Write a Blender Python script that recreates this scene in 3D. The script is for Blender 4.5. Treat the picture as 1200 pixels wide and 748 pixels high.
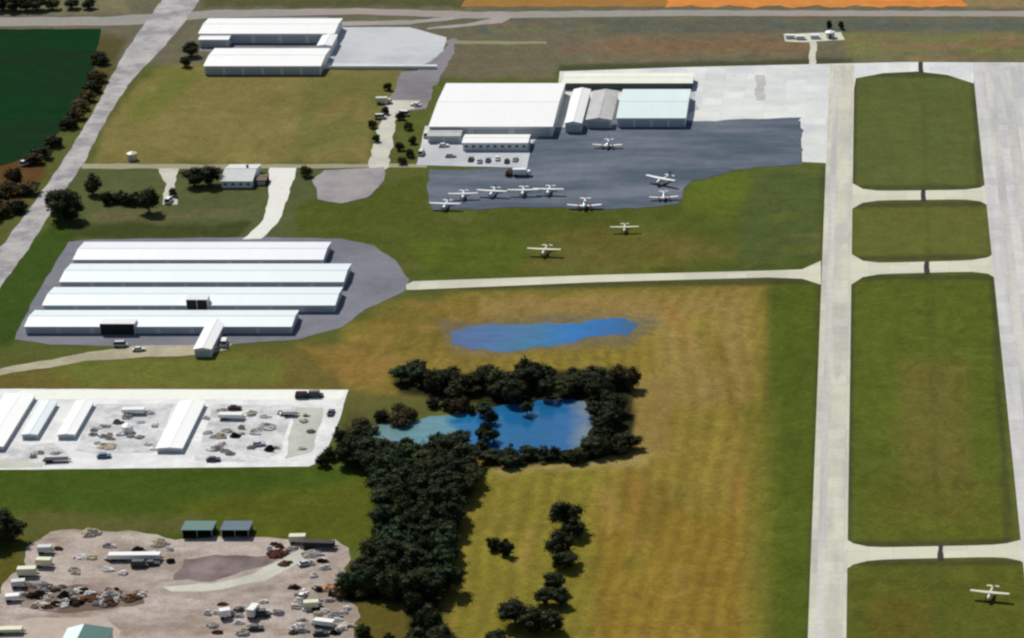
import bpy, bmesh, math, random
import numpy as np
from mathutils import Vector, Matrix
from mathutils.geometry import tessellate_polygon
R = math.radians
for o in list(bpy.data.objects): bpy.data.objects.remove(o)
S = bpy.context.scene
C = S.collection
# ------------------------------------------------------------------ camera
H, PITCH, F, PX, PY = 421.0, 22.0, 3690.0, 1018.0, 374.0      # picture measured at 1200 x 748
cd = bpy.data.cameras.new('camera'); cam = bpy.data.objects.new('camera', cd); C.objects.link(cam)
cam.location = (0, 0, H); cam.rotation_euler = (R(90 - PITCH), 0, 0)
cd.sensor_width = 36; cd.lens = F / 1200 * 36; cd.shift_x = -(PX - 600) / 1200
cd.clip_start = 1; cd.clip_end = 60000
S.camera = cam
# ------------------------------------------------------------------ light
SUN_EL, SUN_AZ = 47.0, -33.0          # azimuth from +Y, negative = towards -X
w = bpy.data.worlds.new('World'); S.world = w; w.use_nodes = True
nt = w.node_tree; bg = nt.nodes['Background']
sky = nt.nodes.new('ShaderNodeTexSky'); sky.sky_type = 'NISHITA'; sky.sun_disc = False
sky.sun_elevation = R(SUN_EL); sky.sun_rotation = R(SUN_AZ % 360)
nt.links.new(sky.outputs[0], bg.inputs[0]); bg.inputs[1].default_value = 0.07
sd = bpy.data.lights.new('sun', 'SUN'); sd.energy = 4.3; sd.angle = R(0.5); sd.color = (1.0, 0.955, 0.88)
so = bpy.data.objects.new('sun', sd); C.objects.link(so)
tosun = Vector((math.sin(R(SUN_AZ)) * math.cos(R(SUN_EL)), math.cos(R(SUN_AZ)) * math.cos(R(SUN_EL)), math.sin(R(SUN_EL))))
so.rotation_euler = tosun.to_track_quat('Z', 'Y').to_euler(); so.location = (0, 900, 600)
vs = S.view_settings; vs.view_transform = 'Standard'; vs.look = 'None'; vs.gamma = 1; vs.exposure = 0.0
S.render.engine = 'CYCLES'
S.cycles.max_bounces = 6
S.cycles.pixel_filter_type = 'BLACKMAN_HARRIS'; S.cycles.filter_width = 2.4
# ------------------------------------------------------------------ helpers
ct, st = math.cos(R(PITCH)), math.sin(R(PITCH))
def P(px, py, z=0.0):
    dx = (px - PX) / F; dy = -(py - PY) / F
    d = Vector((dx, ct + dy * st, -st + dy * ct))
    t = (z - H) / d.z
    return Vector((d.x * t, d.y * t, z))
def toPx(x, y, z):
    v = (x, y, z - H); zc = v[1] * ct - v[2] * st; yc = v[1] * st + v[2] * ct
    return PX + F * v[0] / zc, PY - F * yc / zc
EFAC = 1.17
def lin(c):
    return tuple(((v / 255) / 12.92 if v / 255 <= .04045 else ((v / 255 + .055) / 1.055) ** 2.4) for v in c)
def alb(c): return tuple(min(.85, v / e) for v, e in zip(lin(c), (1.11, 1.10, 1.05)))   # surface colour that a sunlit tone of the photo stands for

def newmat(name):
    m = bpy.data.materials.new(name); m.use_nodes = True
    return m, m.node_tree, m.node_tree.nodes, m.node_tree.links, m.node_tree.nodes['Principled BSDF']
def mth(N, L, op, a, b=None):
    n = N.new('ShaderNodeMath'); n.operation = op
    for i, v in enumerate((a, b)):
        if v is None: continue
        if hasattr(v, 'links'): L.new(v, n.inputs[i])
        else: n.inputs[i].default_value = v
    return n.outputs[0]
def noise(N, L, vec, scale, detail=4, rough=.6, sx=1, sy=1):
    mp = N.new('ShaderNodeMapping'); mp.inputs['Scale'].default_value = (sx, sy, 1)
    L.new(vec, mp.inputs[0])
    n = N.new('ShaderNodeTexNoise'); n.inputs['Scale'].default_value = scale; n.inputs['Detail'].default_value = detail
    n.inputs['Roughness'].default_value = rough; L.new(mp.outputs[0], n.inputs['Vector'])
    return n.outputs['Fac']
def vary(N, L, col, facs):
    """col socket times product of (1 + amp*(noise-.5)*2)"""
    tot = None
    for f, amp in facs:
        v = mth(N, L, 'MULTIPLY_ADD', f, 2 * amp); v.node.inputs[2].default_value = 1 - amp
        tot = v if tot is None else mth(N, L, 'MULTIPLY', tot, v)
    vm = N.new('ShaderNodeVectorMath'); vm.operation = 'SCALE'
    L.new(col, vm.inputs[0]); L.new(tot, vm.inputs['Scale'])
    return vm.outputs[0]
def rgb(N, c):
    n = N.new('ShaderNodeRGB'); n.outputs[0].default_value = (*c, 1); return n.outputs[0]
def mixc(N, L, f, a, b):
    n = N.new('ShaderNodeMix'); n.data_type = 'RGBA'; L.new(f, n.inputs[0]); L.new(a, n.inputs[6]); L.new(b, n.inputs[7]); return n.outputs[2]
def ramp(N, L, f, lo, hi):
    n = N.new('ShaderNodeMapRange'); n.inputs[1].default_value = lo; n.inputs[2].default_value = hi; L.new(f, n.inputs[0]); return n.outputs[0]

def surf(name, c, c2=None, rough=.9, s1=.03, s2=.25, a1=.25, a2=.2, stretch=(1, 1), joint=0, jdark=.75, world=True, bump=0):
    """weathered ground-type surface"""
    m, t, N, L, b = newmat(name)
    if world:
        g = N.new('ShaderNodeNewGeometry'); vec = g.outputs['Position']
    else:
        g = N.new('ShaderNodeTexCoord'); vec = g.outputs['Object']
    n1 = noise(N, L, vec, s1, 5, .6, *stretch); n2 = noise(N, L, vec, s2, 6, .7); n3 = noise(N, L, vec, s2 * 7, 3, .7)
    col = rgb(N, c)
    if c2: col = mixc(N, L, ramp(N, L, n1, .42, .6), col, rgb(N, c2))
    col = vary(N, L, col, [(n1, a1), (n2, a2), (n3, a2)])
    if joint:
        br = N.new('ShaderNodeTexBrick'); br.offset = 0; br.inputs['Scale'].default_value = 1
        br.inputs['Brick Width'].default_value = joint; br.inputs['Row Height'].default_value = joint
        br.inputs['Mortar Size'].default_value = .12; br.inputs['Mortar Smooth'].default_value = .3
        br.inputs['Color1'].default_value = (1, 1, 1, 1); br.inputs['Color2'].default_value = (.88, .88, .88, 1)
        br.inputs['Mortar'].default_value = (jdark, jdark, jdark, 1)
        L.new(vec, br.inputs['Vector'])
        mu = N.new('ShaderNodeMix'); mu.data_type = 'RGBA'; mu.blend_type = 'MULTIPLY'; mu.inputs[0].default_value = 1
        L.new(col, mu.inputs[6]); L.new(br.outputs['Color'], mu.inputs[7]); col = mu.outputs[2]
    L.new(col, b.inputs['Base Color']); b.inputs['Roughness'].default_value = rough
    b.inputs['Specular IOR Level'].default_value = 0
    if bump:
        bn = N.new('ShaderNodeBump'); bn.inputs['Strength'].default_value = bump; bn.inputs['Distance'].default_value = .4
        L.new(n2, bn.inputs['Height']); L.new(bn.outputs[0], b.inputs['Normal'])
    return m
def paint(name, c, rough=.5, metal=0, a=.08, ribs=0, scale=.6):
    m, t, N, L, b = newmat(name)
    g = N.new('ShaderNodeTexCoord'); vec = g.outputs['Object']
    n1 = noise(N, L, vec, scale, 4); n2 = noise(N, L, vec, scale * .25, 3, .6, 1, .2)
    col = vary(N, L, rgb(N, c), [(n1, a), (n2, a)])
    L.new(col, b.inputs['Base Color']); b.inputs['Roughness'].default_value = rough; b.inputs['Metallic'].default_value = metal
    if ribs:
        wv = N.new('ShaderNodeTexWave'); wv.inputs['Scale'].default_value = ribs; L.new(vec, wv.inputs[0])
        bn = N.new('ShaderNodeBump'); bn.inputs['Strength'].default_value = .25; bn.inputs['Distance'].default_value = .05
        L.new(wv.outputs['Fac'], bn.inputs['Height']); L.new(bn.outputs[0], b.inputs['Normal'])
    return m

M = {}
M['white_roof'] = paint('white_roof', (.80, .80, .78), .45, 0, .05, 1.2)
M['cool_roof'] = paint('cool_roof', (.67, .74, .75), .45, 0, .05, 1.2)
M['violet_roof'] = paint('violet_roof', (.72, .735, .77), .45, 0, .05, 1.2)
M['mint_roof'] = paint('mint_roof', (.62, .74, .72), .45, 0, .08, 1.2)
M['cream_roof'] = paint('cream_roof', (.72, .72, .62), .6, 0, .08, 1.2)
M['grey_roof'] = paint('grey_roof', (.42, .42, .41), .7, 0, .3, 0, .3)
M['wall'] = paint('wall', (.62, .63, .63), .6, 0, .08, 2)
M['row_wall'] = paint('row_wall', (.56, .59, .61), .6, 0, .08, 2)
M['pale_wall'] = paint('pale_wall', (.66, .67, .66), .6, 0, .08, 2)
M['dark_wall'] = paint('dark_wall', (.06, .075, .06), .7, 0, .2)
M['door'] = paint('door', (.42, .45, .47), .5, 0, .1, 2)
M['black'] = paint('black', (.012, .012, .012), .8, 0, .2)
M['glass'] = paint('glass', (.02, .025, .03), .12, 0, .05)
M['tyre'] = paint('tyre', (.02, .02, .02), .9, 0, .1)
M['white_paint'] = paint('white_paint', (.78, .78, .76), .35, 0, .04)
M['ivory_paint'] = paint('ivory_paint', (.60, .60, .42), .45, 0, .06)
M['blue_paint'] = paint('blue_paint', (.06, .13, .25), .35, 0, .05)
M['red_paint'] = paint('red_paint', (.3, .04, .03), .4, 0, .05)
M['silver_paint'] = paint('silver_paint', (.45, .46, .48), .35, .3, .05)
M['dark_paint'] = paint('dark_paint', (.03, .03, .035), .4, 0, .1)
M['rust'] = surf('rust', (.10, .045, .03), (.04, .025, .02), .9, .6, 2, .4, .3, world=False)
M['teal_roof'] = paint('teal_roof', (.025, .12, .10), .6, 0, .2)
M['blue_roof'] = paint('blue_roof', (.02, .07, .12), .6, 0, .2)
M['house_roof'] = paint('house_roof', (.55, .57, .55), .8, 0, .1)
M['brown_roof'] = paint('brown_roof', (.13, .08, .05), .8, 0, .2)
M['steel'] = paint('steel', (.3, .3, .3), .5, .5, .1)
M['bark'] = surf('bark', (.05, .035, .025), None, .95, 1, 6, .2, .3, world=False)

def leafmat(name, c1, c2):
    m, t, N, L, b = newmat(name)
    g = N.new('ShaderNodeNewGeometry'); oi = N.new('ShaderNodeObjectInfo')
    n1 = noise(N, L, g.outputs['Position'], .35, 4)
    f = mth(N, L, 'MULTIPLY', n1, 1.0)
    f2 = ramp(N, L, f, .35, .65)
    col = mixc(N, L, f2, rgb(N, c1), rgb(N, c2))
    r = mth(N, L, 'MULTIPLY_ADD', oi.outputs['Random'], .7); r.node.inputs[2].default_value = .65
    vm = N.new('ShaderNodeVectorMath'); vm.operation = 'SCALE'; L.new(col, vm.inputs[0]); L.new(r, vm.inputs['Scale'])
    L.new(vm.outputs[0], b.inputs['Base Color']); b.inputs['Roughness'].default_value = .8
    b.inputs['Specular IOR Level'].default_value = .1
    return m
M['leaf_dark'] = leafmat('leaf_dark', (.016, .023, .010), (.042, .048, .016))
M['leaf_green'] = leafmat('leaf_green', (.016, .034, .012), (.034, .055, .018))
M['leaf_olive'] = leafmat('leaf_olive', (.028, .034, .012), (.06, .066, .02))
M['leaf_brown'] = leafmat('leaf_brown', (.055, .035, .014), (.10, .075, .025))

class MB:
    def __init__(s): s.v = []; s.f = []; s.m = []
    def add(s, vs, fs, mi=0):
        n = len(s.v); s.v += [tuple(v) for v in vs]; s.f += [tuple(n + i for i in f) for f in fs]; s.m += [mi] * len(fs); return s
    def box(s, x0, x1, y0, y1, z0, z1, mi=0, taper=0, tx=None, ty=None):
        a = taper if tx is None else tx; b = taper if ty is None else ty
        vs = [(x0, y0, z0), (x1, y0, z0), (x1, y1, z0), (x0, y1, z0), (x0 + a, y0 + b, z1), (x1 - a, y0 + b, z1), (x1 - a, y1 - b, z1), (x0 + a, y1 - b, z1)]
        return s.add(vs, [(0, 3, 2, 1), (4, 5, 6, 7), (0, 1, 5, 4), (1, 2, 6, 5), (2, 3, 7, 6), (3, 0, 4, 7)], mi)
    def loft(s, rings, cap=True, mi=0):
        n = len(rings[0]); vs = [p for r in rings for p in r]; fs = []
        for k in range(len(rings) - 1):
            for i in range(n):
                j = (i + 1) % n; fs.append((k * n + i, k * n + j, (k + 1) * n + j, (k + 1) * n + i))
        if cap: fs += [tuple(range(n))[::-1], tuple((len(rings) - 1) * n + i for i in range(n))]
        return s.add(vs, fs, mi)
    def tube(s, path, rads, n=10, mi=0):
        rings = []
        for k, (p, r) in enumerate(zip(path, rads)):
            p = Vector(p); a = Vector(path[max(0, k - 1)]); b = Vector(path[min(len(path) - 1, k + 1)])
            d = (b - a).normalized(); u = d.cross(Vector((0, 0, 1)))
            if u.length < 1e-3: u = Vector((1, 0, 0))
            u.normalize(); v = u.cross(d)
            rr = r if isinstance(r, tuple) else (r, r)
            rings.append([tuple(p + u * (math.cos(2 * math.pi * i / n) * rr[0]) + v * (math.sin(2 * math.pi * i / n) * rr[1])) for i in range(n)])
        return s.loft(rings, True, mi)
    def build(s, name, mat, parent=None, smooth=False, loc=None):
        me = bpy.data.meshes.new(name); me.from_pydata(s.v, [], s.f)
        mats = mat if isinstance(mat, (list, tuple)) else [mat]
        for q in mats: me.materials.append(M[q] if isinstance(q, str) else q)
        for p, i in zip(me.polygons, s.m): p.material_index = i; p.use_smooth = smooth
        bm = bmesh.new(); bm.from_mesh(me); bmesh.ops.recalc_face_normals(bm, faces=bm.faces); bm.to_mesh(me); bm.free()
        o = bpy.data.objects.new(name, me); C.objects.link(o)
        if parent: o.parent = parent
        if loc is not None: o.location = loc
        return o
def tag(o, label=None, cat=None, group=None, kind=None):
    if label: o['label'] = label
    if cat: o['category'] = cat
    if group: o['group'] = group
    if kind: o['kind'] = kind
    return o
def empty(name, loc, rz=0, label=None, cat=None, group=None):
    o = bpy.data.objects.new(name, None); C.objects.link(o); o.location = loc; o.rotation_euler = (0, 0, rz)
    o.empty_display_size = .5
    return tag(o, label, cat, group)
KIDS = {}
def copy_tree(o, parent=None):
    c = o.copy(); C.objects.link(c)
    if parent: c.parent = parent
    for ch in KIDSOF(o): copy_tree(ch, c)
    return c
def KIDSOF(o):
    return [x for x in list(o.children)]
def fnoise(x, seed): return math.sin(x * 1.7 + seed) * .5 + math.sin(x * 4.1 + seed * 2.3) * .3 + math.sin(x * 9.7 + seed * 5.1) * .2

def sheet(name, pts, z, mat, jit=0, step=5, seed=1, skirt=.06, kind='structure'):
    """a laid surface from an outline measured in the picture, at its true place on the ground"""
    w = [P(x, y) for x, y in pts]
    if jit:
        out = []; acc = 0
        for i, a in enumerate(w):
            b = w[(i + 1) % len(w)]; n = max(1, int((b - a).length / step)); d = (b - a).normalized(); nn = Vector((-d.y, d.x, 0))
            for k in range(n):
                q = a + (b - a) * (k / n); acc += step * .18
                out.append(q + nn * (fnoise(acc, seed) * jit))
        w = out
    top = [Vector((p.x, p.y, z)) for p in w]; n = len(top)
    tri = tessellate_polygon([[Vector((p.x, p.y, 0)) for p in top]])
    mb = MB(); mb.v = [tuple(p) for p in top] + [(p.x, p.y, z - skirt) for p in top]
    mb.f = [tuple(t) for t in tri] + [(i, (i + 1) % n, n + (i + 1) % n, n + i) for i in range(n)]; mb.m = [0] * len(mb.f)
    o = mb.build(name, mat)
    # make sure tops face up
    if kind: o['kind'] = kind
    return o

# ------------------------------------------------------------------ ground (one sheet, its cover mapped per region)
def grid(lo, hi, step, far):
    core = list(np.arange(lo, hi, step)); return np.array([-f for f in far[::-1]] + core + [f for f in far])
xs = np.array([-30000, -8000, -2500, -1000, -600] + list(np.arange(-470, 160, 1.6)) + [300, 700, 2000, 8000, 30000])
ys = np.array([-30000, -5000, 0, 500] + list(np.arange(740, 1560, 1.8)) + [1700, 2100, 3000, 6000, 15000, 40000])
GX, GY = np.meshgrid(xs, ys)
zc = GY * ct + H * st; yc = GY * st - H * ct
zc = np.where(zc < 100, 100, zc)
gx = PX + F * GX / zc; gy = PY - F * yc / zc
def sdist(poly, X, Y):
    """signed pixel distance, negative inside"""
    d = np.full(X.shape, 1e9); ins = np.zeros(X.shape, bool); n = len(poly)
    for i in range(n):
        ax, ay = poly[i]; bx, by = poly[(i + 1) % n]
        ex, ey = bx - ax, by - ay; wx, wy = X - ax, Y - ay
        t = np.clip((wx * ex + wy * ey) / (ex * ex + ey * ey + 1e-9), 0, 1)
        d = np.minimum(d, np.hypot(wx - ex * t, wy - ey * t))
        c = ((ay > Y) != (by > Y)) & (X < ex * (Y - ay) / (by - ay + 1e-9) + ax); ins ^= c
    return np.where(ins, -d, d)
col = np.zeros(GX.shape + (4,)); col[..., :3] = alb((86, 92, 42)); col[..., 3] = .3
rng = np.random.default_rng(4)
def warp(X, Y, s, a):
    return a * (np.sin(X / s + 1.3) * np.cos(Y / s * 1.9 + .4) + .6 * np.sin(X / s * 2.3 + Y / s * 2.9) + .4 * np.sin(X / s * 5.1 - Y / s * 6.3))
def patch(poly, c, feather=6, streak=None, strength=1, wob=2.0):
    d = sdist(poly, gx, gy) + warp(gx, gy, 23, wob)
    f = np.clip(.5 - d / feather, 0, 1); f = f * f * (3 - 2 * f) * strength
    a = np.array(alb(c))
    for k in range(3): col[..., k] = col[..., k] * (1 - f) + a[k] * f
    if streak is not None: col[..., 3] = col[..., 3] * (1 - f) + streak * f
B = 3000
# far belt / top of the picture
patch([(-B, -400), (B, -400), (B, 78), (-B, 78)], (104, 100, 78), 8, .5)
patch([(560, 24), (B, 24), (B, 34), (560, 38)], (92, 96, 82), 8, .6)
patch([(700, 45), (960, 42), (960, 62), (700, 66)], (118, 98, 72), 14, .7)
patch([(650, 50), (740, 48), (740, 60), (650, 62)], (128, 92, 74), 14, .7, .5)
patch([(990, 40), (B, 38), (B, 66), (990, 70)], (112, 112, 66), 12, .6)
patch([(525, 52), (655, 52), (650, 92), (510, 92)], (106, 100, 76), 6, .4)
patch([(240, -60), (545, -60), (545, 8), (240, 9)], (84, 84, 52), 5, .6)
patch([(1125, -60), (B, -60), (B, 9), (1130, 9)], (140, 120, 82), 5, .6)
patch([(-B, -200), (180, -200), (150, 16), (-B, 18)], (118, 112, 82), 6, .4)
# meadow left top
patch([(190, 78), (480, 80), (440, 150), (430, 192), (110, 192), (120, 150)], (122, 112, 62), 10, .5, 1, 3)
patch([(180, 82), (240, 82), (210, 120), (150, 150), (130, 165)], (108, 110, 50), 16, .4)
patch([(360, 84), (470, 84), (435, 160), (340, 190)], (104, 104, 54), 22, .5, .8)
# lawns round the house
patch([(90, 196), (460, 196), (340, 282), (60, 282)], (84, 90, 52), 8, .3)
patch([(120, 248), (290, 244), (280, 256), (90, 262)], (104, 96, 62), 8, .6, .6)
patch([(60, 262), (290, 262), (280, 280), (60, 280)], (56, 64, 24), 8, .6, .8)
# between cul-de-sac and taxiway
patch([(345, 240), (500, 205), (500, 246), (970, 200), (968, 318), (480, 332), (420, 288), (345, 280)], (78, 86, 32), 8, .6)
patch([(640, 270), (760, 262), (900, 300), (700, 322), (600, 318)], (102, 92, 40), 24, .7, .7)
patch([(480, 280), (640, 280), (600, 316), (490, 322)], (84, 98, 30), 22, .6, .8)
patch([(800, 205), (900, 203), (860, 250), (800, 250)], (90, 102, 34), 20, .5)
patch([(880, 200), (966, 200), (964, 312), (860, 312)], (76, 88, 46), 20, .5, .8)
# left of t-hangars
patch([(70, 250), (90, 285), (20, 400), (-80, 430), (-80, 400)], (58, 78, 26), 10, .4)
patch([(-60, 440), (440, 400), (420, 462), (-60, 462)], (104, 94, 44), 10, .5)
patch([(40, 424), (330, 418), (330, 452), (100, 452)], (100, 108, 44), 14, .4, .8)
# tan hay field
hay = [(400, 392), (480, 345), (890, 335), (892, 760), (560, 800), (555, 700), (570, 560), (750, 540), (745, 420), (400, 462)]
patch([(520, 345), (900, 330), (905, 800), (520, 800)], (130, 114, 48), 26, 1)
patch([(400, 380), (560, 345), (560, 460), (400, 470)], (126, 110, 48), 20, .8)
patch([(350, 405), (460, 400), (450, 455), (410, 455)], (138, 110, 54), 20, .8, .7)
patch([(430, 352), (540, 350), (520, 400), (440, 400)], (112, 100, 42), 20, .8, .7)
patch([(760, 350), (880, 342), (880, 470), (780, 480)], (140, 120, 66), 30, .9, .8)
patch([(560, 350), (760, 345), (780, 372), (560, 374)], (140, 116, 68), 14, .8, .8)
patch([(560, 545), (700, 540), (700, 800), (520, 800)], (122, 114, 42), 26, 1, .8)
patch([(700, 600), (870, 600), (870, 820), (700, 820)], (132, 108, 40), 40, 1, .8)
patch([(575, 540), (760, 528), (760, 545), (580, 556)], (158, 140, 84), 12, .5, .8)
patch([(735, 440), (790, 440), (780, 540), (740, 525)], (140, 118, 66), 14, .5, .7)
for k in range(26):
    hx, hy = rng.uniform(590, 885), rng.uniform(350, 760); wx_, hh_ = rng.uniform(6, 26), rng.uniform(25, 90); sk = rng.uniform(-30, 30)
    if hy < 545 and hx < 770: continue
    patch([(hx, hy), (hx + wx_, hy), (hx + wx_ + sk, hy + hh_), (hx + sk, hy + hh_)], [(146, 122, 60), (116, 98, 36), (124, 112, 44), (140, 108, 48)][k % 4], 14, 1, .6, 3)
for k in range(16):
    hx, hy = rng.uniform(360, 540), rng.uniform(352, 440)
    patch([(hx, hy), (hx + rng.uniform(20, 60), hy - 2), (hx + 50, hy + 6), (hx + 6, hy + 8)], [(146, 116, 62), (108, 98, 40), (132, 106, 50)][k % 3], 10, .8, .5, 3)
for k in range(30):
    hx, hy = rng.uniform(120, 440), rng.uniform(90, 186)
    patch([(hx, hy), (hx + rng.uniform(8, 40), hy), (hx + 18, hy + 14), (hx - 4, hy + 16)], [(132, 120, 68), (108, 104, 52), (126, 112, 62)][k % 3], 9, .5, .5, 3)
for k in range(40):
    hx, hy = rng.uniform(350, 950), rng.uniform(250, 322)
    patch([(hx, hy), (hx + rng.uniform(30, 90), hy - 1), (hx + 60, hy + 6), (hx + 6, hy + 7)], [(92, 98, 44), (68, 80, 28), (104, 98, 50), (82, 96, 36)][k % 4], 8, .6, .5, 3)
for k in range(30):
    hx, hy = rng.uniform(-20, 420), rng.uniform(552, 618)
    patch([(hx, hy), (hx + rng.uniform(30, 100), hy - 1), (hx + 70, hy + 7), (hx + 6, hy + 8)], [(82, 92, 38), (54, 66, 22), (92, 90, 36), (62, 84, 26)][k % 4], 9, .6, .55, 3)
for k in range(26):
    hx, hy = rng.uniform(540, 1190), rng.uniform(26, 70)
    patch([(hx, hy), (hx + rng.uniform(40, 160), hy - 1), (hx + 120, hy + 4), (hx + 6, hy + 4)], [(122, 104, 76), (100, 98, 78), (116, 112, 70), (134, 104, 78)][k % 4], 6, .6, .5, 2)
patch([(902, 330), (970, 328), (962, 800), (895, 800)], (78, 90, 28), 26, .8)
patch([(875, 470), (910, 470), (905, 800), (880, 800)], (104, 104, 38), 26, .8, .7)
# strips between pavements on the right
patch([(1001, 84), (1145, 84), (1152, 222), (1001, 222)], (88, 96, 48), 5, .3)
patch([(1001, 238), (1155, 238), (1158, 305), (1001, 305)], (94, 98, 44), 5, .3)
patch([(1000, 322), (1165, 322), (1190, 640), (998, 640)], (84, 94, 32), 6, .8)
patch([(1055, 420), (1130, 420), (1140, 610), (1050, 610)], (104, 96, 44), 34, .8, .8)
patch([(1020, 560), (1180, 560), (1185, 640), (1010, 640)], (88, 90, 30), 20, .8, .6)
patch([(998, 656), (1200, 656), (1200, 820), (990, 820)], (86, 90, 32), 6, .8)
patch([(1020, 700), (1090, 700), (1090, 760), (1015, 760)], (96, 86, 32), 16, .8, .6)
# worn dark shoulders along the pavements
for pl in ([(998, 84), (1003, 84), (1003, 222), (998, 222)], [(1138, 95), (1144, 95), (1151, 220), (1145, 220)], [(1000, 238), (1155, 236), (1155, 242), (1000, 244)],
           [(958, 330), (966, 330), (955, 800), (946, 800)], [(963, 195), (969, 195), (966, 315), (961, 315)], [(1160, 325), (1166, 325), (1186, 635), (1178, 635)],
           [(995, 325), (1001, 325), (998, 640), (994, 640)], [(1000, 84), (1145, 84), (1145, 92), (1000, 90)], [(480, 332), (960, 326), (960, 333), (480, 341)],
           [(998, 217), (1150, 217), (1150, 222), (998, 223)], [(1000, 322), (1165, 322), (1165, 328), (1000, 328)], [(995, 657), (1195, 657), (1195, 663), (995, 663)],
           [(998, 634), (1185, 632), (1185, 641), (998, 642)], [(1001, 300), (1158, 298), (1158, 305), (1001, 306)], [(655, 76), (1000, 68), (1000, 75), (655, 84)]):
    patch(pl, (62, 66, 40), 5, .3, .75, .6)
for sx in (1082,):   # drainage line down the middle of the strips
    patch([(1078, 90), (1084, 90), (1108, 760), (1100, 760)], (72, 80, 34), 4, .3, .3, .8)
# bottom left
patch([(-B, 548), (440, 548), (445, 640), (-B, 650)], (66, 84, 24), 8, .6)
patch([(200, 590), (440, 560), (440, 640), (300, 640)], (86, 90, 26), 20, .6, .8)
patch([(0, 600), (240, 606), (220, 622), (0, 640)], (94, 90, 48), 14, .5, .7)
patch([(-B, 615), (20, 615), (30, 700), (-B, 760)], (86, 82, 30), 10, .5)
patch([(410, 690), (480, 700), (485, 800), (410, 800)], (92, 84, 34), 8, .5)
# leaf litter under the woods
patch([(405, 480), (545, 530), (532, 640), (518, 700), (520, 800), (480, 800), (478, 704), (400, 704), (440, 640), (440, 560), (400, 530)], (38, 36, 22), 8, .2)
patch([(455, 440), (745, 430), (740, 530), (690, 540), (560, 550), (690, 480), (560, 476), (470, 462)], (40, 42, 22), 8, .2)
patch([(400, 455), (520, 470), (480, 495), (405, 500)], (92, 90, 46), 12, .3, .8)
# pond margins
patch([(515, 378), (600, 372), (750, 366), (775, 378), (740, 402), (650, 412), (540, 416), (520, 400)], (112, 104, 78), 10, .3, .8)
patch([(0, 180), (45, 172), (55, 200), (30, 240), (-40, 270), (-60, 200)], (92, 66, 34), 12, .3)
patch([(105, 40), (150, 45), (120, 110), (60, 170), (20, 195), (70, 140)], (84, 78, 44), 10, .3)
nv = GX.size; nx, ny = len(xs), len(ys)
me = bpy.data.meshes.new('ground')
verts = np.stack([GX.ravel(), GY.ravel(), np.zeros(nv)], 1)
ii = np.arange(nv).reshape(ny, nx)
quads = np.stack([ii[:-1, :-1], ii[:-1, 1:], ii[1:, 1:], ii[1:, :-1]], -1).reshape(-1, 4)
me.vertices.add(nv); me.vertices.foreach_set('co', verts.ravel())
me.loops.add(quads.size); me.loops.foreach_set('vertex_index', quads.ravel())
me.polygons.add(len(quads)); me.polygons.foreach_set('loop_start', np.arange(0, quads.size, 4)); me.polygons.foreach_set('loop_total', np.full(len(quads), 4))
me.update(); me.validate()
at = me.color_attributes.new('cover', 'FLOAT_COLOR', 'POINT'); at.data.foreach_set('color', col.reshape(-1).astype(np.float32))
m, t, N, L, b = newmat('ground_cover')
a = N.new('ShaderNodeVertexColor'); a.layer_name = 'cover'; g = N.new('ShaderNodeNewGeometry'); vec = g.outputs['Position']
wn = N.new('ShaderNodeTexNoise'); wn.inputs['Scale'].default_value = .03; wn.inputs['Detail'].default_value = 3; L.new(vec, wn.inputs['Vector'])
w2 = N.new('ShaderNodeVectorMath'); w2.operation = 'SCALE'; w2.inputs['Scale'].default_value = 22; L.new(wn.outputs['Color'], w2.inputs[0])
w3 = N.new('ShaderNodeVectorMath'); w3.operation = 'ADD'; L.new(vec, w3.inputs[0]); L.new(w2.outputs[0], w3.inputs[1]); wv_ = w3.outputs[0]
base = vary(N, L, a.outputs['Color'], [(noise(N, L, vec, .018, 6, .65), .22), (noise(N, L, vec, .13, 6, .7), .3), (noise(N, L, vec, .7, 4, .75), .45)])
rt = N.new('ShaderNodeVectorRotate'); rt.rotation_type = 'Z_AXIS'; rt.inputs['Angle'].default_value = .6; L.new(vec, rt.inputs[0]); rv = rt.outputs[0]
fine = N.new('ShaderNodeTexNoise'); fine.inputs['Scale'].default_value = .35; fine.inputs['Detail'].default_value = 8; fine.inputs['Roughness'].default_value = .75; fine.inputs['Distortion'].default_value = 1.2; L.new(rv, fine.inputs['Vector'])
st1 = vary(N, L, base, [(noise(N, L, wv_, 1, 5, .7, .16, .015), .45), (noise(N, L, wv_, 1, 5, .7, .012, .09), .25), (fine.outputs['Fac'], .35)])
# curved mowing swathes of the hay field only
w4 = N.new('ShaderNodeVectorMath'); w4.operation = 'SCALE'; w4.inputs['Scale'].default_value = 20
wn2 = N.new('ShaderNodeTexNoise'); wn2.inputs['Scale'].default_value = .009; wn2.inputs['Detail'].default_value = 2; L.new(vec, wn2.inputs['Vector']); L.new(wn2.outputs['Color'], w4.inputs[0])
w5 = N.new('ShaderNodeVectorMath'); w5.operation = 'ADD'; L.new(vec, w5.inputs[0]); L.new(w4.outputs[0], w5.inputs[1])
wt = N.new('ShaderNodeTexWave'); wt.inputs['Scale'].default_value = .055; wt.inputs['Distortion'].default_value = 3.5; wt.inputs['Detail'].default_value = 5; wt.inputs['Detail Scale'].default_value = 1.5; wt.inputs['Detail Roughness'].default_value = .7
L.new(w5.outputs[0], wt.inputs[0])
hay_ = vary(N, L, st1, [(wt.outputs['Fac'], .09)])
hm = mixc(N, L, ramp(N, L, a.outputs['Alpha'], .75, 1.0), st1, hay_)
fin = mixc(N, L, mth(N, L, 'ADD', a.outputs['Alpha'], .25), base, hm)
hs = N.new('ShaderNodeHueSaturation'); hn = noise(N, L, vec, .05, 5, .7)
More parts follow.
